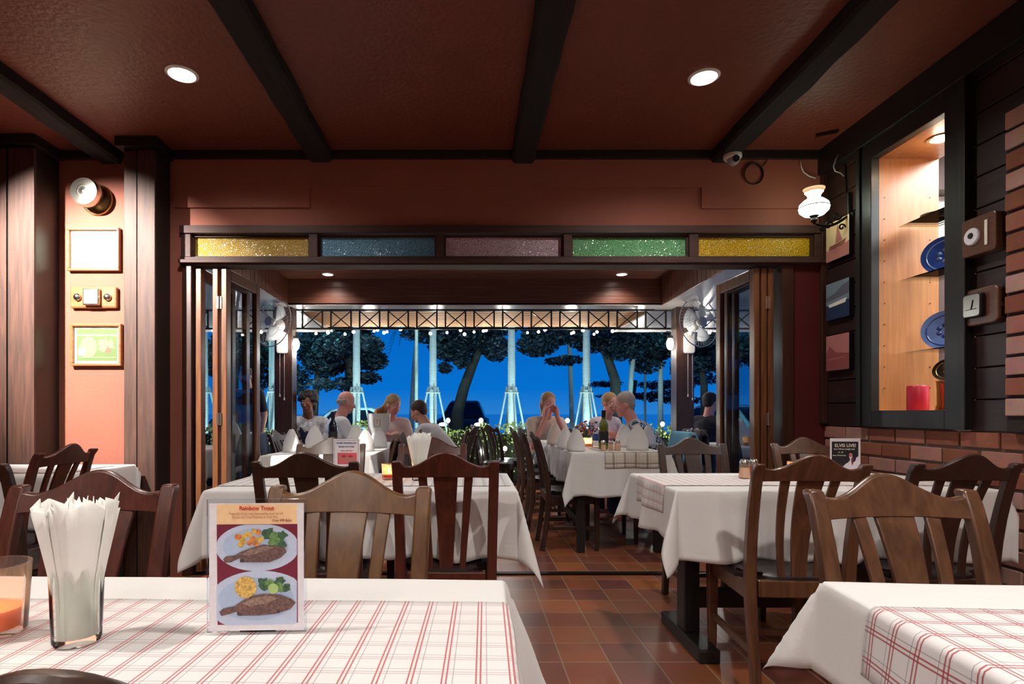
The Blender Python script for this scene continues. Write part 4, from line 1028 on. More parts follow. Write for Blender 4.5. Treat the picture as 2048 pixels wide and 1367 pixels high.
# oil style wall lamp
Yl = 3.42; lx, lz = WX(1628, Yl), WZ(412, Yl)
r = thing('wall_lamp', (lx, Yl, lz), 0, 'old style wall lamp with white glass shade on scrolled black iron bracket in the corner', 'wall lamp')
MB().lathe([(.03, -.058), (.055, -.052), (.078, -.03), (.083, -.008), (.078, .012), (.055, .034), (.036, .046), (.034, .06), (.042, .075), (.050, .082)], seg=36).build('shade', 'oil_shade', r, smooth=True, solid=.003)
MB().lathe([(.046, .080), (.056, .094), (.060, .104)], seg=18).build('chimney_rim', 'glass_frost', r, smooth=True, solid=.002)
MB().lathe([(.0845, -.012), (.0855, -.009), (.0845, -.006)], seg=36, closed=True).build('shade_band', 'black_iron', [o for o in r.children if o.name.startswith('shade')][0], smooth=True)
MB().lathe([(.001, -.10), (.012, -.098), (.02, -.085), (.014, -.07), (.026, -.06), (.03, -.05), (.001, -.05)], seg=20).build('burner', 'black_iron', r, smooth='auto')
bx_ = RX - lx
m = MB(); arm = []
for i in range(21): u = i/20; arm.append((bx_*u, .03*u, -.10 - .05*sin(pi*u)*(1-.3*u) + .07*u))
m.tube(arm, .008, 8)
for cx_, cz_, R_c, d_ in ((.10, -.11, .028, 1), (.15, -.05, .03, -1), (.18, -.12, .022, 1), (.06, -.13, .016, -1)):
    m.tube([(cx_+R_c*(1-.06*k)*cos(k*.5*d_), .02, cz_+R_c*(1-.06*k)*sin(k*.5*d_)) for k in range(15)], .005, 6)
m.lathe([(.001, 0), (.03, 0), (.028, .01), (.01, .02), (.001, .02)], (bx_-.001, .03, -.05), 20, 0, Matrix.Rotation(-pi/2, 3, 'Y')); m.tube([(bx_-.012, .03, -.16), (bx_-.018, .03, .09)], .012, 8)
m.build('bracket', 'black_iron', r, smooth='auto')
# dome camera, cable coil, loose wires
r = thing('dome_camera', (WX(1465, 3.6), 3.6, 2.685), 0, 'small white dome security camera on the ceiling beam end', 'camera')
MB().lathe([(.001, 0), (.055, 0), (.055, -.018), (.045, -.03), (.001, -.03)], seg=28).build('housing', 'white_plastic', r, smooth='auto')
MB().sphere((0, -.012, -.032), .038, 24, 14).build('dome', 'grey_plastic', r, smooth=True)
MB().lathe([(.001, 0), (.022, 0), (.02, .006), (.001, .006)], (0, -.048, -.04), 20, 0, Matrix.Rotation(pi/2+.2, 3, 'X')).build('lens', 'black', r, smooth='auto')
m = MB((WX(1508, 3.69), 3.69, 2.6))
cxw, czw = WX(1508, 3.69), WZ(347, 3.69)
for q in range(3): m.tube([(cxw+(.058+.002*q)*cos(2*pi*k/28), 3.70-.004*q, czw+(.063+.003*q)*sin(2*pi*k/28)) for k in range(28)], .0028, 6, closed=True)
m.tube([(cxw+.05, 3.7, czw+.04), (cxw+.08, 3.7, czw+.07), (cxw+.09, 3.69, 2.71)], .0028, 6)
tag(m.build('cable_coil', 'black', smooth=True), 'coil of thin black cable hanging under the cornice near the camera', 'cable')
def wire(name, pts, rad, m, label):
    o = MB(pts[0]); o.tube(pts, rad, 6); return tag(o.build(name, m, smooth=True), label, 'cable')
Yw = 3.68
wire('loose_wire', [(WX(a, Yw), Yw, WZ(b, Yw)) for a, b in ((1601, 322), (1603, 335), (1608, 345), (1618, 352), (1632, 356))], .004, 'white_plastic', 'loose white wire curling from the cornice above the wall lamp')
wire('loose_wire', [(WX(a, 3.5), 3.5, WZ(b, 3.5)) for a, b in ((1680, 302), (1672, 318), (1667, 332), (1670, 342), (1682, 346), (1688, 352))], .004, 'grey_plastic', 'grey wire bundle in the ceiling corner above the wall lamp')
wire('lamp_cable', [(RX-.006, 3.5, 2.58), (RX-.006, 3.49, 2.42), (RX-.006, 3.46, 2.28)], .004, 'black', 'black cable running down the planks to the wall lamp')
r = tag(MB((2.16, 3.45, CEIL)).box(2.10, 2.22, 3.44, 3.47, CEIL-.012, CEIL-.001).build('ceiling_vent', 'black', rz=-.5), 'small dark slot fitting on the ceiling above the wall lamp', 'vent')
# ceiling downlights
def downlight(x, y, z, label, R=.078, power=60, spot=152, aim=None, mt='lamp_white', col=(1, .94, .87), name='downlight', ring='white_plastic', rad=.05):
    r = thing(name, (x, y, z), 0, label, 'ceiling light')
    MB().lathe([(R*.8, -.001), (R, -.001), (R, -.004), (R*.82, -.010), (R*.78, -.004)], seg=32, closed=True).build('rim', ring, r, smooth='auto')
    MB().lathe([(.001, -.004), (R*.79, -.003)], seg=28).build('bulb', mt, r)
    light('SPOT', 'downlight_beam', (x, y, z-.015), power, col, rad, spot=spot, blend=.7, target=aim or (x, y, 0))
downlight(WX(364, 2.858), 2.858, CEIL, 'round recessed ceiling lamp on the left, between two beams', power=P_DL)
downlight(WX(1408, 2.884), 2.884, CEIL, 'round recessed ceiling lamp on the right, between two beams', power=P_DL)
for i, (px, Y) in enumerate(((658, 6.13), (1241, 6.13))):
    downlight(WX(px, Y), Y-.05, ZT, 'small recessed verandah lamp, %s of the pair in the timber tray' % ('left', 'right')[i], R=.066, power=P_VER, mt='lamp_small', spot=140)
    downlight(WX(px, Y), 4.75, ZT, 'recessed verandah lamp hidden above the doorway, %s of that pair' % ('left', 'right')[i], R=.066, power=P_VER, mt='lamp_small', spot=140)
# lamps of the room behind the camera
for i, (x, y) in enumerate(((-1.45, .55), (1.18, .55), (-1.45, -1.2), (1.18, -1.2), (-.1, -1.2))):
    downlight(x, y, CEIL, 'recessed room lamp out of view, number %s from the doorway wall' % ('three', 'four', 'five', 'six', 'seven')[i], power=P_ROOM if i < 2 else P_ROOM*.6)
downlight(-2.9, 2.15, CEIL, 'swivelling ceiling spotlight aimed at the framed prints, out of view on the left', power=P_SPOT, spot=58, aim=(-2.30, 3.72, 1.62), rad=.02, col=(1, .94, .86))
light('POINT', 'niche_light', (WX(1887, 2.97), 2.99, 2.46), P_NICHE, (1, .82, .58), .03)
light('AREA', 'room_beyond_lamp', (3.4, 2.6, 2.75), 110, (.9, .97, 1), 1.0, rot=(0, 0, 0))
# globe lamps on the posts
for i, (px, py, Y, lb) in enumerate(((592, 688, 6.35, 'oval globe lamp on the left verandah post'), (1340, 687, 6.35, 'oval globe lamp on the right verandah post'), (1552, 578, 5.2, 'bright tubular lamp glimpsed between the right folding doors'))):
    g = thing('globe_lamp', (WX(px, Y), Y, WZ(py, Y)), 0, lb, 'lamp')
    MB().sphere((0, 0, 0), (.038, .038, .07) if i < 2 else (.03, .03, .12), 18, 12).build('globe', 'lamp_white', g, smooth=True)
    MB().lathe([(.001, .06), (.03, .06), (.03, .09), (.001, .09)], seg=14).tube([(0, 0, .09), (0, .0, .13), (.0, .1, .15)], .006).build('bracket', 'black_iron', g)
    if i < 2: light('POINT', 'globe_light', (WX(px, Y), Y-.12, WZ(py, Y)), 5, (1, .93, .8), .05)
# wall fans
def fan(px, label, yaw, pitch=-8):
    x = px; r = thing('wall_fan', (x, 6.4, 0), 0, label, 'wall fan')
    MB().prism(rrect(.055, .12, .03), fnp, -.07, -.001).build('wall_bracket', 'white_plastic', r, bevel=.008)
    for o in r.children: o.location = (0, 0, 1.84)
    MB().sphere((0, -.14, 2.02), (.06, .11, .07), 18, 12).build('motor', 'white_plastic', r, smooth=True)
    m = MB(); m.tube([(0, -.05, 1.93), (0, -.09, 1.97), (0, -.12, 2.0)], [.03, .028, .03], 12); m.build('neck', 'white_plastic', r, smooth=True)
    M = Matrix.Rotation(radians(yaw), 3, 'Z') @ Matrix.Rotation(radians(90+pitch), 3, 'X'); c_ = Vector((0, -.16, 2.03)) + M @ Vector((0, 0, .08))
    RF = .265; m = MB(c_ - c_)
    for sgn in (1, -1):
        for k in range(40):
            a = 2*pi*k/40; m.tube([c_ + M @ Vector((q*cos(a+.12*i), q*sin(a+.12*i), sgn*hh)) for i, (q, hh) in enumerate(((.05, .06), (.14, .055), (.22, .03), (RF, .0)))], .0013, 4, cap=False)
    for q, hh, t_ in ((RF, 0, .006), (.17, .045, .0018), (.05, .06, .003), (.17, -.045, .0018)): m.tube([c_ + M @ Vector((q*cos(2*pi*k/40), q*sin(2*pi*k/40), hh)) for k in range(40)], t_, 6, closed=True)
    m.lathe([(.001, .064), (.045, .062), (.05, .058)], c_, 20, 0, M); m.build('cage', 'grey_plastic', r, smooth=True)
    for b_ in range(3):
        m = MB(); vs = []; fs = []
        for i in range(7):
            q = .04+.17*i/6; sw = .25*i/6
            for j in range(6):
                a = b_*2*pi/3 + sw + (j/5)*(1.1+.2*sin(pi*i/6)); vs.append(c_ + M @ Vector((q*cos(a), q*sin(a), .02-.035*j/5)))
        for i in range(6):
            for j in range(5): fs.append((i*6+j, i*6+j+1, (i+1)*6+j+1, (i+1)*6+j))
        m.add(vs, fs); m.build('blade', 'fan_blade_plastic', r, smooth=True, solid=.002)
    MB().lathe([(.001, -.03), (.04, -.03), (.042, .02), (.03, .03), (.001, .034)], c_, 20, 0, M).build('hub', 'white_plastic', r, smooth='auto')
    for dx, ln in ((-.02, .46), (.03, .50)):
        MB().tube([(dx, -.05, 1.73), (dx, -.052, 1.73-ln)], .0022, 6).tube([(dx, -.052, 1.73-ln), (dx, -.052, 1.70-ln)], [.006, .009], 8).build('pull_cord', 'white_plastic', r)
    return r
fan(POSTS[0][0], 'white oscillating wall fan with round cage on the left verandah post', -28, -6)
fan(POSTS[1][0]+.03, 'white oscillating wall fan with round cage on the right verandah post', 22, -4)
# string bulbs
for i, px in enumerate([425, 508, 522, 622, 632, 656, 662, 690, 707, 748, 755, 768, 774, 801, 861, 894, 921, 929, 948, 967, 972, 1055, 1077, 1090, 1143, 1147, 1166, 1188, 1194, 1225, 1300, 1419, 1436]):
    Y = 8.25 + .5*((i*37) % 10)/10
    o = MB((WX(px, Y), Y, 2.255+.02*((i*13) % 5)/5)); o.sphere(o.off, .018+.006*((i*7) % 3)/2, 10, 6).tube([o.off+Vector((0, 0, .015)), o.off+Vector((0, 0, .06))], .005, 5, 1)
    o = o.build('string_bulb', ['bulb_string', 'black'], smooth=True); o.location.z -= 0.0; tag(o, 'tiny white bulb of the light string along the awning edge', 'light bulb', 'bulbs of the light string along the awning edge')
for x in (-3.5, -2.5, -1.5, -.5, .5, 1.5, 2.5, 3.5): light('POINT', 'string_glow', (x, 8.45, 1.95), P_STR*.4, (1, .95, .85), .02)
for y, z in ((8.45, 2.31),): tag(MB((0, y, z)).tube([(-4.4+.2*k, y, z-.004*abs(sin(k*.8))) for k in range(45)], .005, 6).build('light_string_cable', 'black'), 'thin black cable of the light string under the awning boards', 'cable')

# ================================================================== OUTSIDE
def leaves(m, c, r3, n, size, rr, mi=0, flat=.5):
    for _ in range(n):
        while True:
            p = Vector((rr.uniform(-1, 1), rr.uniform(-1, 1), rr.uniform(-1, 1)))
            if p.length <= 1: break
        q = Vector(c)+Vector((p.x*r3[0], p.y*r3[1], p.z*r3[2])); s = size*rr.uniform(.6, 1.3)
        a = Vector((rr.uniform(-1, 1), rr.uniform(-1, 1), rr.uniform(-flat, flat))).normalized(); b = a.cross(Vector((rr.uniform(-1, 1), rr.uniform(-1, 1), rr.uniform(-1, 1)))).normalized()
        m.add([q-a*s, q+b*s*.5, q+a*s, q-b*s*.5], [(0, 1, 2, 3)], mi)
mat('leaf_hedge', (136, 164, 92), .55, var=.45, vscale=4); mat('leaf_dark', (13, 28, 36), .6, var=.35, vscale=2); mat('bark', (66, 60, 50), .9, bump=.8, bscale=20)
mat('palm_bark', (190, 190, 176), .8, var=.1, bump=.6, stretch=(1, 1, 12), vscale=1.5, bscale=4); mat('frond', (42, 104, 70), .5, var=.2); mat('bamboo', (176, 180, 160), .6)
rr = random.Random(11)
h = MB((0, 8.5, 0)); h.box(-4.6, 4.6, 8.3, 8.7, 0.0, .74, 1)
for _ in range(9000):
    x = rr.uniform(-4.7, 4.7); top = .86+.05*sin(x*3)+.03*sin(x*11); z = rr.uniform(.02, 1)**.6*top; y = 8.5+rr.choice((-1, 1, -1))*rr.uniform(.14, .30) if rr.random() < .7 else rr.uniform(8.2, 8.8)
    q = Vector((x, y, z)); s = rr.uniform(.018, .036); a = Vector((rr.uniform(-1, 1), rr.uniform(-1, 1), rr.uniform(-1, 1))).normalized(); b = a.cross(Vector((rr.uniform(-1, 1), rr.uniform(-1, 1), rr.uniform(-1, 1)))).normalized()
    h.add([q-a*s, q+b*s*.6, q+a*s, q-b*s*.6], [(0, 1, 2, 3)], 0)
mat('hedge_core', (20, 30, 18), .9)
tag(h.build('clipped_hedge', ['leaf_hedge', 'hedge_core']), 'clipped green hedge lit from above along the edge of the verandah', 'hedge')
for i, (px, z_, w_) in enumerate(((560, .93, 'beside the left fan post'), (762, .94, 'behind the white bucket'), (896, .95, 'in front of the black car'), (962, .95, 'left of the centre palm'), (1010, .55, 'low down beside the centre chairs'), (1135, .95, 'near the blond woman with raised hands'), (1325, .9, 'beside the right fan post'))):  # lanterns added to brighten the hedge, some at its bright spots
    x = WX(px, 8.12); g = thing('hedge_fill_lantern', (x, 8.12, 0), 0, 'small lantern added to brighten the hedge ' + w_, 'lantern')
    MB().tube([(0, 0, 0), (0, 0, z_-.03)], .008, 6).build('stake', 'black_iron', g); MB().sphere((0, 0, z_), (.03, .03, .035), 12, 8).build('globe', 'lamp_small', g, smooth=True)
    MB().lathe([(.001, .05), (.04, .038), (.042, .034), (.001, .036)], (0, 0, z_), 12).build('cap', 'black_iron', g)
    light('POINT', 'hedge_fill_light', (x, 8.06, z_), 7, (.95, 1, .85), .03)
# coconut palms with tripod props
def palm(px, Y, lean=0, props=True, Rb=.125, label='', H=5.2, bm_='palm_bark'):
    x = WX(px, Y); r = thing('palm_tree', (x, Y, -.3), 0, label, 'palm tree'); rr = random.Random(px)
    n = 22; pts = [(lean*(k/n)**2, 0, H*k/n) for k in range(n+1)]
    rad = [Rb*(1.2-.35*min(1, k/4))*(1-.35*k/n)*(1+.03*(-1)**k) for k in range(n+1)]
    MB().tube(pts, rad, 14).build('trunk', bm_, r, smooth='auto')
    if props:
        for a in (.3, 1.9, 3.5, 5.0):
            MB().tube([(.62*cos(a)*.85, .62*sin(a), 0), (.11*cos(a), .11*sin(a), 1.95)], .022, 7).build('prop', 'bamboo', r)
        MB().tube([(.15*cos(2*pi*k/16), .15*sin(2*pi*k/16), 1.82) for k in range(16)], .02, 6, closed=True).build('collar', 'bamboo', r)
    top = Vector(pts[-1])
    for b_ in range(11):
        a = b_*2*pi/11+rr.uniform(-.2, .2); up = rr.uniform(.2, .9); ln = rr.uniform(1.0, 1.25); m = MB(); P0 = []
        for k in range(11): u = k/10; P0.append(top + Vector((cos(a)*ln*u, sin(a)*ln*u, up*1.4*u - 2.2*u*u)))
        m.tube(P0, [.02*(1-.8*k/10) for k in range(11)], 5)
        side = Vector((-sin(a), cos(a), 0))
        for k in range(1, 30):
            u = k/30; i = int(u*10); p = P0[i].lerp(P0[min(10, i+1)], u*10-i); l2 = .3*sin(pi*min(1, u+.12))+.12
            for s in (-1, 1):
                e = p + side*s*l2*.75 + Vector((cos(a)*.2, sin(a)*.2, -l2*.7)); m.add([p, p+Vector((cos(a)*.035, sin(a)*.035, 0)), e], [(0, 1, 2)])
        m.build('frond', 'frond', r)
    return r
for px, Y, pr, Rb, lb in ((408, 13, True, .12, 'lit palm trunk with props glimpsed between the left folding doors'), (550, 12.5, True, .12, 'bright lit palm trunk with props just left of the left fan post'), (713, 13, True, .115, 'lit palm trunk with tripod props behind the white car'), (866, 13, True, .115, 'lit palm trunk with tripod props left of the black car'), (1023, 13, True, .12, 'lit palm trunk with tripod props at the centre of the view'), (1173, 13, True, .12, 'lit palm trunk with tripod props right of the centre one')):
    palm(px, Y, 0, pr, Rb, lb)
for px, Y, ln, lb, H in ((540, 16, .5, 'thin pale palm trunk beside the left fan', 6), (822, 19, .3, 'slim dark palm trunk standing between two lit ones', 5.0), (1144, 19, -.3, 'slim dark palm trunk left of the rightmost propped palm', 6.5), (1256, 17, .6, 'slim pale palm trunk next to the forked tree', 6), (1321, 17, 0, 'slim pale palm trunk close to the right fan post', 6), (1438, 18, 0, 'thin palm beyond the right fan', 4.2)):
    palm(px, Y, ln, False, .10, lb, H, 'palm_bark')
def tree(px, Y, trunk, crowns, label, size=.16, name='shade_tree', rad=.3):
    x = WX(px, Y); r = thing(name, (x, Y, -.3), 0, label, 'tree'); rr = random.Random(px*3+1)
    for q in trunk:
        pts = [(WX(a, Y)-x, b_, WZ(z, Y)+.3) for a, z, b_ in q[0]]
        if q is trunk[0]: pts.insert(0, (pts[0][0], pts[0][1], 0)); MB().tube(pts, [q[1]*(1-.6*k/len(pts)) for k in range(len(pts))], 9).build('trunk', 'bark', r, smooth=True)
    m = MB()
    for (a, z, ra, rz_) in crowns:
        leaves(m, (WX(a, Y)-x, rr.uniform(-.6, .6), WZ(z, Y)+.3), (ra*Y/F, 1.1, rz_*Y/F), int(ra*rz_*1.1)+40, size*.55, rr)
        m.tube([(WX(a, Y)-x-.3*ra*Y/F, 0, WZ(z, Y)+.3), (WX(a, Y)-x+.3*ra*Y/F, 0, WZ(z+4, Y)+.3)], .05, 5)
    return m.build('foliage', 'leaf_dark', r)
tree(700, 16, [([(700, 835, 0), (702, 780, 0), (698, 720, 0), (708, 660, 0)], .2)], [(690, 680, 60, 40), (735, 715, 34, 24), (725, 752, 32, 12), (700, 640, 110, 26), (660, 720, 30, 30), (745, 690, 24, 16), (700, 770, 22, 14)], 'broad dark tree behind the propped palm on the left', .13)
tree(925, 17, [([(915, 825, 0), (928, 775, 0), (945, 730, 0), (965, 680, 0), (985, 640, 0)], .2)], [(900, 690, 44, 34), (960, 680, 50, 28), (925, 715, 20, 24), (860, 668, 60, 20), (990, 700, 26, 26), (890, 735, 14, 10), (930, 650, 120, 20)], 'leaning dark tree behind the black car', .13)
tree(1228, 17, [([(1232, 835, 0), (1230, 760, 0), (1215, 715, 0), (1200, 680, 0)], .2), ([(1232, 770, 0), (1252, 710, 0), (1262, 660, 0)], .2)], [(1075, 690, 44, 22), (1110, 668, 70, 22), (1200, 672, 60, 30), (1270, 680, 60, 36), (1235, 700, 40, 26), (1300, 720, 30, 26), (1320, 680, 40, 40), (1130, 720, 40, 8)], 'forked dark tree spreading left and right of the right hand palms', .13)
tree(1260, 24, [([(1260, 838, 0), (1262, 800, 0), (1270, 760, 0)], .2)], [(1210, 768, 34, 6), (1250, 792, 60, 7), (1330, 770, 60, 10), (1320, 792, 50, 12), (1400, 760, 40, 10), (1370, 800, 40, 10)], 'low dark layered tree by the water on the right', .14)
tree(625, 15, [([(628, 840, 0), (632, 780, 0), (640, 700, 0)], .12)], [(610, 690, 26, 40), (640, 720, 34, 36), (600, 760, 20, 30), (660, 690, 40, 30), (655, 770, 20, 12)], 'teal tinted leafy tree right of the left fan post', .12)
tree(1405, 16, [([(1410, 835, 0), (1408, 770, 0), (1400, 700, 0)], .14)], [(1400, 690, 40, 36), (1380, 730, 30, 24), (1425, 720, 24, 30), (1470, 690, 50, 46), (1560, 700, 50, 50), (1520, 690, 40, 30)], 'dark tree seen beyond the right fan', .13)
tree(470, 16, [([(468, 835, 0), (470, 760, 0), (480, 690, 0)], .14)], [(470, 690, 50, 40), (530, 700, 40, 40), (440, 720, 40, 40), (520, 750, 20, 30)], 'dark tree seen beyond the left folding doors', .13)
# cars
mat('car_white', (200, 206, 210), .25, coat=.8); mat('car_black', (34, 38, 42), .4, spec=.3); mat('car_silver', (120, 128, 136), .25, metal=.5, coat=.6); mat('car_glass', (16, 24, 34), .12, spec=.35); mat('tyre', (18, 18, 18), .9)
emis('head_lamp', (220, 240, 255), 2.5)
def car(x, Y, rz, paint, label, H=1.5, Lc=4.3, Wd=1.75, lamps=True):
    r = thing('parked_car', (x, Y, -.3), radians(rz), label, 'car')
    # profile along local x, extruded across y with rounded narrowing (tumblehome)
    body = [(-.5, .32), (-.5, .55), (-.485, .64), (-.30, .66), (.28, .665), (.45, .62), (.5, .52), (.5, .30), (.42, .20), (-.44, .20)]
    cab = [(-.42, .64), (-.33, .93), (-.25, .99), (.05, 1.0), (.14, .95), (.30, .65)]
    def ext(poly, y0, tum, m, mi=0):
        n = len(poly); vs = []
        for s, kk in ((-1, 1), (-1, 1.0), (1, 1.0), (1, 1)):
            pass
        for s in (-1, 1):
            for a, b in poly: vs.append((a*Lc, s*(y0-(tum*max(0, b-.62)*H)), b*H))
        m.add(vs, [tuple(range(n)), tuple(reversed(range(n, 2*n)))]+[(i, i+n, (i+1) % n+n, (i+1) % n) for i in range(n)], mi)
    m = MB(); ext(body, Wd/2, 0, m); ext(cab, Wd/2-.06, .42, m); m.build('body', paint, r, smooth='auto', bevel=.04)
    g_ = [(-.37, .68), (-.30, .90), (-.24, .95), (.04, .955), (.11, .92), (.23, .68)]
    m = MB(); n = len(g_)
    for s in (-1, 1):
        vs = [(a*Lc, s*(Wd/2-.045-.42*max(0, b-.62)*H), b*H) for a, b in g_]; m.add(vs, [tuple(range(n))])
    m.build('side_window', 'car_glass', r)
    for (ax, az, bx, bz) in ((.305, .665, .145, .955), (-.425, .66, -.34, .925)):
        ya, yb = Wd/2-.14, Wd/2-.06-.42*.32*H-.06; MB().add([(ax*Lc, -ya, az*H+.02), (ax*Lc, ya, az*H+.02), (bx*Lc, yb, bz*H), (bx*Lc, -yb, bz*H)], [(0, 1, 2, 3)]).build('windscreen', 'car_glass', r, solid=.01)
    for sx in (-.31, .31):
        for s in (-1, 1): MB().lathe([(.001, -.1), (.18, -.1), (.31, -.09), (.32, 0), (.31, .09), (.18, .1), (.001, .1)], (sx*Lc, s*(Wd/2-.1), .32), 20, 0, Mx).build('wheel', 'tyre', r, smooth='auto'); MB().lathe([(.001, -.105), (.17, -.104), (.17, .104), (.001, .105)], (sx*Lc, s*(Wd/2-.1), .32), 16, 0, Mx).build('hub_cap', 'steel', r.children[-1])
    for s in (-1, 1): MB().sphere((.49*Lc, s*(Wd/2-.25), .56*H), (.05, .14, .06), 12, 6).build('head_lamp', 'head_lamp', r, smooth=True)
    return r
car(WX(930, 20), 20, -93, 'car_black', 'black car facing us behind the hedge, left of the centre palm', 1.78, 4.4, 1.62)
car(WX(704, 15.0), 15.0, 170, 'car_white', 'white car with rounded roof behind the hedge near the seated people on the left', 1.5, 2.8, 1.6)
car(WX(520, 18), 18, 8, 'car_silver', 'silver car behind the hedge left of the left fan post', 1.5, 3.2, 1.7)
car(WX(1475, 17), 17, -70, 'car_white', 'white roofed car seen through the right folding door glass', 1.6, 4.0, 1.8)
# lamps that light the palms
for i, (px, Y) in enumerate(((550, 12.0), (713, 12.3), (866, 12.3), (1023, 12.3), (1173, 12.3), (408, 12.2), (1321, 14))):
    x = WX(px+18, Y); g = thing('palm_uplight', (x, Y-.5, -.3), 0, 'garden floodlight on the ground at the palm trunk, place %s along the hedge' % ('two', 'three', 'four', 'five', 'six', 'one', 'seven')[i], 'floodlight')
    MB().box(-.09, .09, -.04, .04, .08, .2).build('housing', 'black_iron', g, bevel=.01); MB().box(-.08, .08, .0405, .043, .09, .19).build('lens', 'head_lamp', g); MB().box(-.02, .02, -.02, .02, 0, .08).build('stake', 'black_iron', g)
    light('SPOT', 'palm_beam', (x, Y-.42, -.1), P_PALM, (.48, .86, 1), .06, spot=100, target=(WX(px, Y), Y+.7, 1.9))
for px, Y, H_, pw, cl, lb in ((541, 13.6, 4.3, P_ST*1.6, (.25, .95, 1), 'slim pale pole with an added lamp left of the left fan'), (833, 13.6, 4.6, P_ST*1.6, (.6, .95, 1), 'slim pale pole with an added lamp between two lit palms left of the black car'), (1440, 14.5, 4.4, P_ST, (.25, .95, .9), 'slim pale pole with an added lamp beyond the right fan'), (1290, 19, 5, P_ST*.6, (.3, .9, .9), 'added lamp on a slim pole right of the forked tree')):  # lamp heads added on poles to light the foliage and the cars
    x = WX(px, Y); g = thing('added_lamp_pole', (x, Y, -.3), 0, lb, 'added lamp')
    MB().tube([(0, 0, 0), (0, 0, H_)], .04, 10).build('pole', 'bamboo', g, smooth='auto'); MB().lathe([(.001, 0), (.12, 0), (.2, .02), (.05, .12), (.001, .14)], (0, -.1, H_-.05), 18).build('hood', 'black_iron', g, smooth='auto')
    MB().sphere((0, -.1, H_-.07), .07, 12, 8).build('lamp', 'head_lamp', g, smooth=True); light('SPOT', 'foliage_fill', (x, Y-.1, H_-.3-.2), pw, cl, .05, spot=150, target=(x, Y+5, 0))
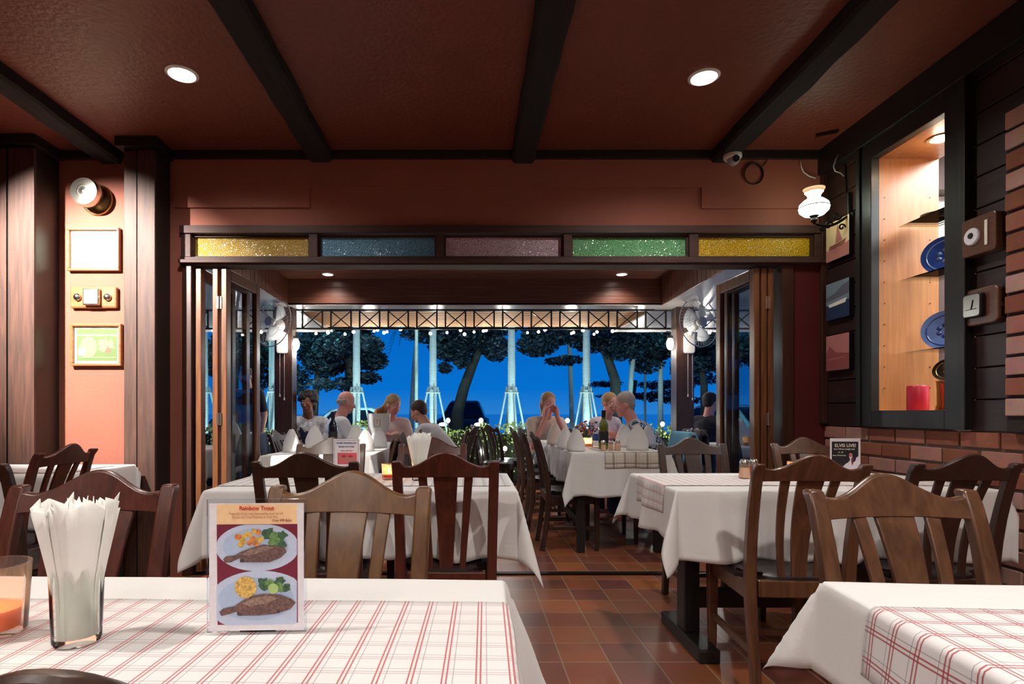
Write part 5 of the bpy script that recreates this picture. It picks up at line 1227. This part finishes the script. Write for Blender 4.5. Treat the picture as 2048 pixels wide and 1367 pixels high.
# ================================================================== PEOPLE
def remesh(mb, voxel, sm=3):
    me = bpy.data.meshes.new('t'); me.from_pydata(mb.v, [], mb.f); o = bpy.data.objects.new('t', me); COL.objects.link(o)
    md = o.modifiers.new('r', 'REMESH'); md.mode = 'VOXEL'; md.voxel_size = voxel; md.use_smooth_shade = True
    s = o.modifiers.new('s', 'SMOOTH'); s.iterations = sm; s.factor = .5
    bpy.context.view_layer.update()
    out = bpy.data.meshes.new_from_object(o.evaluated_get(bpy.context.evaluated_depsgraph_get()))
    bpy.data.objects.remove(o); return out
def person(loc, rz, label, hair, top, skin='skin', lean=10, turn=0, nod=0, arms='table', short=True, hairstyle='short', standing=False, bottoms='cloth_slate', side=0):
    """sitter faces +Y locally. lean: trunk forward; turn/nod: head"""
    r = thing('person', loc, radians(rz), label, 'person')
    if not standing: dup(PROTO[D_], (loc[0], loc[1], 0), radians(rz), 'dark chair carrying the ' + ' '.join(label.replace('seated ', '').split()[:10]))
    H0 = .90 if standing else .54
    Ml = Matrix.Rotation(radians(-lean), 3, 'X') @ Matrix.Rotation(radians(side), 3, 'Y'); pel = Vector((0, 0, H0))
    def TP(x, y, z): return pel + Ml @ Vector((x, y, z))
    neck = TP(0, 0, .50); Mh = Matrix.Rotation(radians(turn), 3, 'Z') @ Matrix.Rotation(radians(-lean*.45-nod), 3, 'X')
    hc = neck + Vector((0, .02, .05)) + Mh @ Vector((0, .015, .10))
    HP = lambda x, y, z: hc + Mh @ Vector((x, y, z))
    b = MB()
    b.sphere(TP(0, 0, .02), (.165, .12, .12)); b.capsule(TP(0, 0, .03), TP(0, -.005, .22), .13, .125); b.sphere(TP(0, 0, .32), (.165, .115, .16), M=Ml)
    b.capsule(TP(-.13, 0, .42), TP(.13, 0, .42), .07, .07); b.capsule(neck-Ml @ Vector((0, 0, .06)), hc, .062, .056)
    # head
    b.sphere(HP(0, -.008, .025), (.074, .092, .094), 20, 14, M=Mh); b.sphere(HP(0, .03, -.045), (.055, .058, .062), 16, 10, M=Mh); b.sphere(HP(0, .066, -.09), (.024, .022, .018), 10, 6, M=Mh)
    b.capsule(HP(0, .083, .015), HP(0, .103, -.022), .010, .014, 8); b.sphere(HP(0, .088, -.055), (.026, .010, .009), 10, 6, M=Mh)
    for s in (-1, 1): b.sphere(HP(s*.077, -.005, -.005), (.010, .020, .032), 10, 8, M=Mh); b.sphere(HP(s*.04, .06, -.018), (.022, .022, .02), 10, 6, M=Mh)
    sleeves = MB(); 
    hands = []
    for s in (-1, 1):
        sh = TP(s*.18, 0, .42)
        if arms == 'face' : el = TP(s*.22, .22, .20); wr = HP(s*.07, .12, -.13)
        elif arms == 'down': el = TP(s*.23, -.03, .14); wr = el + Vector((s*.01, .06, -.25))
        elif arms == 'reach': el = TP(s*.24, .16, .22); wr = el + Vector((-s*.06, .24, -.02))
        else: el = TP(s*.25, .10, .17); el.z = max(el.z, .70) if s*0 == 0 and not standing else el.z; wr = Vector((s*.10, el.y+.22, .80))
        b.capsule(sh, el, .052, .042); b.capsule(el, wr, .042, .027)
        d = (wr-el).normalized(); 
        if arms == 'face': d = (Mh @ Vector((-s*.2, -.15, 1))).normalized()
        side_ = d.cross(Vector((0, 0, 1))); side_ = side_.normalized() if side_.length > .2 else Vector((1, 0, 0)); up_ = side_.cross(d)
        pm = wr + d*.05; b.capsule(wr, wr+d*.075, .028, .034, 10)
        for i, (o_, ln) in enumerate(((-.027, .062), (-.009, .075), (.009, .07), (.026, .055))):
            k0 = wr + d*.085 + side_*o_; k1 = k0 + (d*.9 - up_*.35).normalized()*ln*.55; k2 = k1 + (d*.6-up_*.8).normalized()*ln*.5
            b.capsule(k0, k1, .0105, .0095, 8); b.capsule(k1, k2, .0095, .008, 8)
        t0 = wr + d*.035 - side_*s*.03; t1 = t0 + (d*.6-side_*s*.8).normalized()*.035; b.capsule(t0, t1, .013, .011, 8); b.capsule(t1, t1+d*.028, .011, .009, 8)
        e2 = sh.lerp(el, .75 if short else 1.0); sleeves.capsule(sh, e2, .066, .060)
        if not short: sleeves.capsule(el, el.lerp(wr, .9), .056, .042)
    trous = MB(); trous.sphere(TP(0, 0, .0), (.178, .135, .12))
    for s in (-1, 1):
        if standing: hp, kn, an = Vector((s*.09, 0, .86)), Vector((s*.10, .02, .48)), Vector((s*.10, -.01, .09))
        else: hp, kn, an = Vector((s*.09, .02, .52)), Vector((s*.11, .42, .52)), Vector((s*.11, .44, .09))
        b.capsule(hp, kn, .078, .052); b.capsule(kn, an, .052, .034); b.capsule(an+Vector((0, -.03, -.045)), an+Vector((0, .13, -.06)), .032, .026)
        trous.capsule(hp, kn, .09, .064); trous.capsule(kn, an, .064, .05)
    me = remesh(b, .0095, 2); me.materials.clear(); me.materials.append(MATS[skin]); o = bpy.data.objects.new('body', me); COL.objects.link(o); o.parent = r
    c = MB(); c.sphere(TP(0, 0, .04), (.175, .13, .12)); c.capsule(TP(0, 0, .03), TP(0, -.005, .22), .148, .142); c.sphere(TP(0, 0, .32), (.182, .130, .155), M=Ml); c.capsule(TP(-.14, 0, .415), TP(.14, 0, .415), .08, .08)
    c.v += sleeves.v and []; nb = len(c.v); c.v += sleeves.v; c.f += [tuple(i+nb for i in f) for f in sleeves.f]; c.m += sleeves.m
    for nm, mb_, mt in (('shirt', c, top), ('trousers', trous, bottoms)):
        me = remesh(mb_, .013, 2); me.materials.clear(); me.materials.append(MATS[mt]); o = bpy.data.objects.new(nm, me); COL.objects.link(o); o.parent = r
    for s in (-1, 1):
        MB().sphere(HP(s*.031, .074, .012), (.012, .010, .008), 10, 8, M=Mh).build('eye', 'pr_white', r, smooth=True)
        MB().sphere(HP(s*.031, .083, .012), (.005, .003, .005), 8, 6, M=Mh).build('pupil', 'pr_black', r.children[-1], smooth=True)
    MB().capsule(HP(-.018, .092, -.056), HP(.018, .092, -.056), .005, .005, 8).build('lips', 'pr_rose2', r, smooth=True)
    # hair
    if hairstyle == 'bald':
        hm = MB(); 
        for s in (-1, 1): hm.sphere(HP(s*.062, -.035, -.005), (.022, .048, .035), 12, 8, M=Mh)
        hm.sphere(HP(0, -.075, -.01), (.055, .03, .035), 12, 8, M=Mh)
    else:
        hm = MB(); hm.sphere(HP(0, -.022, .045), (.086, .094, .088), 20, 12, M=Mh)
        if hairstyle in ('long', 'curly'):
            hm.sphere(HP(0, -.06, -.03), (.085, .06, .10), 16, 10, M=Mh)
            if hairstyle == 'long': hm.capsule(HP(0, -.07, -.05), HP(0, -.075, -.19), .07, .045)
            if hairstyle == 'curly':
                q_ = random.Random(4)
                for _ in range(60):
                    a, e = q_.uniform(0, 6.28), q_.uniform(-.2, 1.5); v_ = Vector((cos(a)*cos(e)*.1, sin(a)*cos(e)*.1-.035, sin(e)*.1+.03))
                    if v_.y > .05 and v_.z < .06: continue
                    hm.sphere(HP(*v_), .028, 8, 6)
        else: hm.sphere(HP(0, -.055, .0), (.072, .05, .065), 16, 10, M=Mh)
        if hairstyle == 'bun': hm.sphere(HP(0, -.11, .04), .042, 12, 8)
    me = remesh(hm, .010, 1); me.materials.clear(); me.materials.append(MATS[hair]); o = bpy.data.objects.new('hair', me); COL.objects.link(o); o.parent = r
    return r
mat('skin', (214, 160, 136), .55, sub=.15, var=.04); mat('skin_pink', (226, 160, 146), .55, sub=.15, var=.04); mat('skin_tan', (150, 100, 78), .55, sub=.15, var=.04)
mat('hair_dark', (26, 22, 22), .6, bump=.8, bscale=90); mat('hair_blond', (176, 138, 92), .6, bump=.8, bscale=90, var=.2); mat('hair_grey', (176, 160, 148), .6, bump=.8, bscale=90, var=.2)
mat('hair_brown', (70, 48, 36), .6, bump=.8, bscale=90)
mat('shirt_white', (226, 228, 230), .85, var=.03, bump=.2, bscale=12); mat('shirt_floral', (214, 220, 230), .85, var=.35, vscale=34); mat('shirt_navy', (26, 30, 44), .85); mat('shirt_cream', (222, 206, 190), .85, var=.06)
mat('shirt_pink', (226, 206, 204), .85, var=.06)
def plaid():
    m, nt, b = new_mat('shirt_plaid'); b.inputs['Roughness'].default_value = .85
    tc = nt.nodes.new('ShaderNodeTexCoord'); ck = []
    mp = nt.nodes.new('ShaderNodeMapping'); mp.inputs['Rotation'].default_value = (.6, .5, .4); L(nt, tc.outputs['Object'], mp.inputs['Vector'])
    for ax in ('X', 'Z'):
        wv = nt.nodes.new('ShaderNodeTexWave'); wv.bands_direction = ax; wv.inputs['Scale'].default_value = 9; L(nt, mp.outputs['Vector'], wv.inputs['Vector']); ck.append(wv.outputs['Fac'])
    mul = nt.nodes.new('ShaderNodeMath'); mul.operation = 'ADD'; L(nt, ck[0], mul.inputs[0]); L(nt, ck[1], mul.inputs[1])
    rp = nt.nodes.new('ShaderNodeValToRGB'); rp.color_ramp.elements[0].position = .35; rp.color_ramp.elements[0].color = (*lin((50, 58, 72)), 1); rp.color_ramp.elements[1].position = .75; rp.color_ramp.elements[1].color = (*lin((196, 202, 210)), 1)
    hf = nt.nodes.new('ShaderNodeMath'); hf.operation = 'MULTIPLY'; hf.inputs[1].default_value = .5; L(nt, mul.outputs[0], hf.inputs[0]); L(nt, hf.outputs[0], rp.inputs['Fac']); L(nt, rp.outputs['Color'], b.inputs['Base Color'])
plaid()
person((-1.94, 6.78, 0), 205, 'seated person with dark curly hair and white patterned top beside the left verandah post', 'hair_dark', 'shirt_floral', 'skin_tan', lean=12, turn=-30, nod=5, hairstyle='curly')
person((-1.47, 6.0, 0), -62, 'seated bald man in a white shirt reading with hands forward, behind the dark wine bottle', 'hair_grey', 'shirt_white', 'skin_pink', lean=12, nod=12, arms='reach', hairstyle='bald')
person((-.97, 6.85, 0), 190, 'seated blond person bending forward behind the white bucket', 'hair_blond', 'shirt_pink', 'skin_pink', lean=20, turn=40, nod=16, hairstyle='long')
person((-.22, 6.3, 0), 70, 'seated dark haired person in a white shirt leaning over behind the napkin glass', 'hair_brown', 'shirt_white', 'skin', lean=38, nod=6, arms='reach')
person((.86, 6.75, 0), 195, 'seated blond woman holding her hands to her face at the end of the long table', 'hair_blond', 'shirt_cream', 'skin_pink', lean=14, nod=6, arms='face', hairstyle='long')
person((1.50, 6.70, 0), 215, 'seated blond woman leaning towards the man in the checked shirt', 'hair_blond', 'shirt_pink', 'skin_pink', lean=16, turn=-10, nod=6, hairstyle='bun')
person((1.84, 5.55, .03), 80, 'seated grey haired man in a checked shirt leaning across towards the woman', 'hair_grey', 'shirt_plaid', 'skin_pink', lean=32, nod=0, arms='table')
person((2.84, 6.9, 0), -60, 'seated dark haired man in a dark shirt right of the right verandah post, looking right', 'hair_dark', 'shirt_navy', 'skin_pink', lean=8, nod=2, arms='face')
person((-3.0, 7.75, 0), 160, 'standing person in a dark top left of the left fan, seen past the folding door', 'hair_brown', 'shirt_navy', 'skin', lean=2, nod=8, arms='down', standing=True)

# ================================================================== WORLD, CAMERA, COLOUR
wd = bpy.data.worlds.new('dusk'); scene.world = wd; wd.use_nodes = True; nt = wd.node_tree; bg = nt.nodes['Background']
tc = nt.nodes.new('ShaderNodeTexCoord'); sp = nt.nodes.new('ShaderNodeSeparateXYZ'); rp = nt.nodes.new('ShaderNodeValToRGB')
L(nt, tc.outputs['Generated'], sp.inputs[0]); L(nt, sp.outputs['Z'], rp.inputs['Fac'])
e = rp.color_ramp.elements; e[0].position = 0.0; e[0].color = (*lin((40, 126, 206)), 1); e[1].position = 1.0; e[1].color = (*lin((2, 36, 110)), 1)
k = e.new(.04); k.color = (*lin((5, 112, 206)), 1); k = e.new(.22); k.color = (*lin((2, 94, 188)), 1)
L(nt, rp.outputs['Color'], bg.inputs['Color']); bg.inputs['Strength'].default_value = SKY
cam = bpy.data.cameras.new('camera'); co = bpy.data.objects.new('camera', cam); COL.objects.link(co)
co.location = (0, 0, EYE); co.rotation_euler = (pi/2, 0, 0); cam.sensor_width = 36; cam.lens = 36*F/2048
cam.shift_x = (1024-CX)/2048; cam.shift_y = (CY-683.5)/2048; cam.clip_start = .02; cam.clip_end = 2000
cam.dof.use_dof = False
scene.camera = co
vs = scene.view_settings; vs.view_transform = 'Standard'; vs.look = 'None'; vs.gamma = 1; vs.use_curve_mapping = False; vs.exposure = EXPO
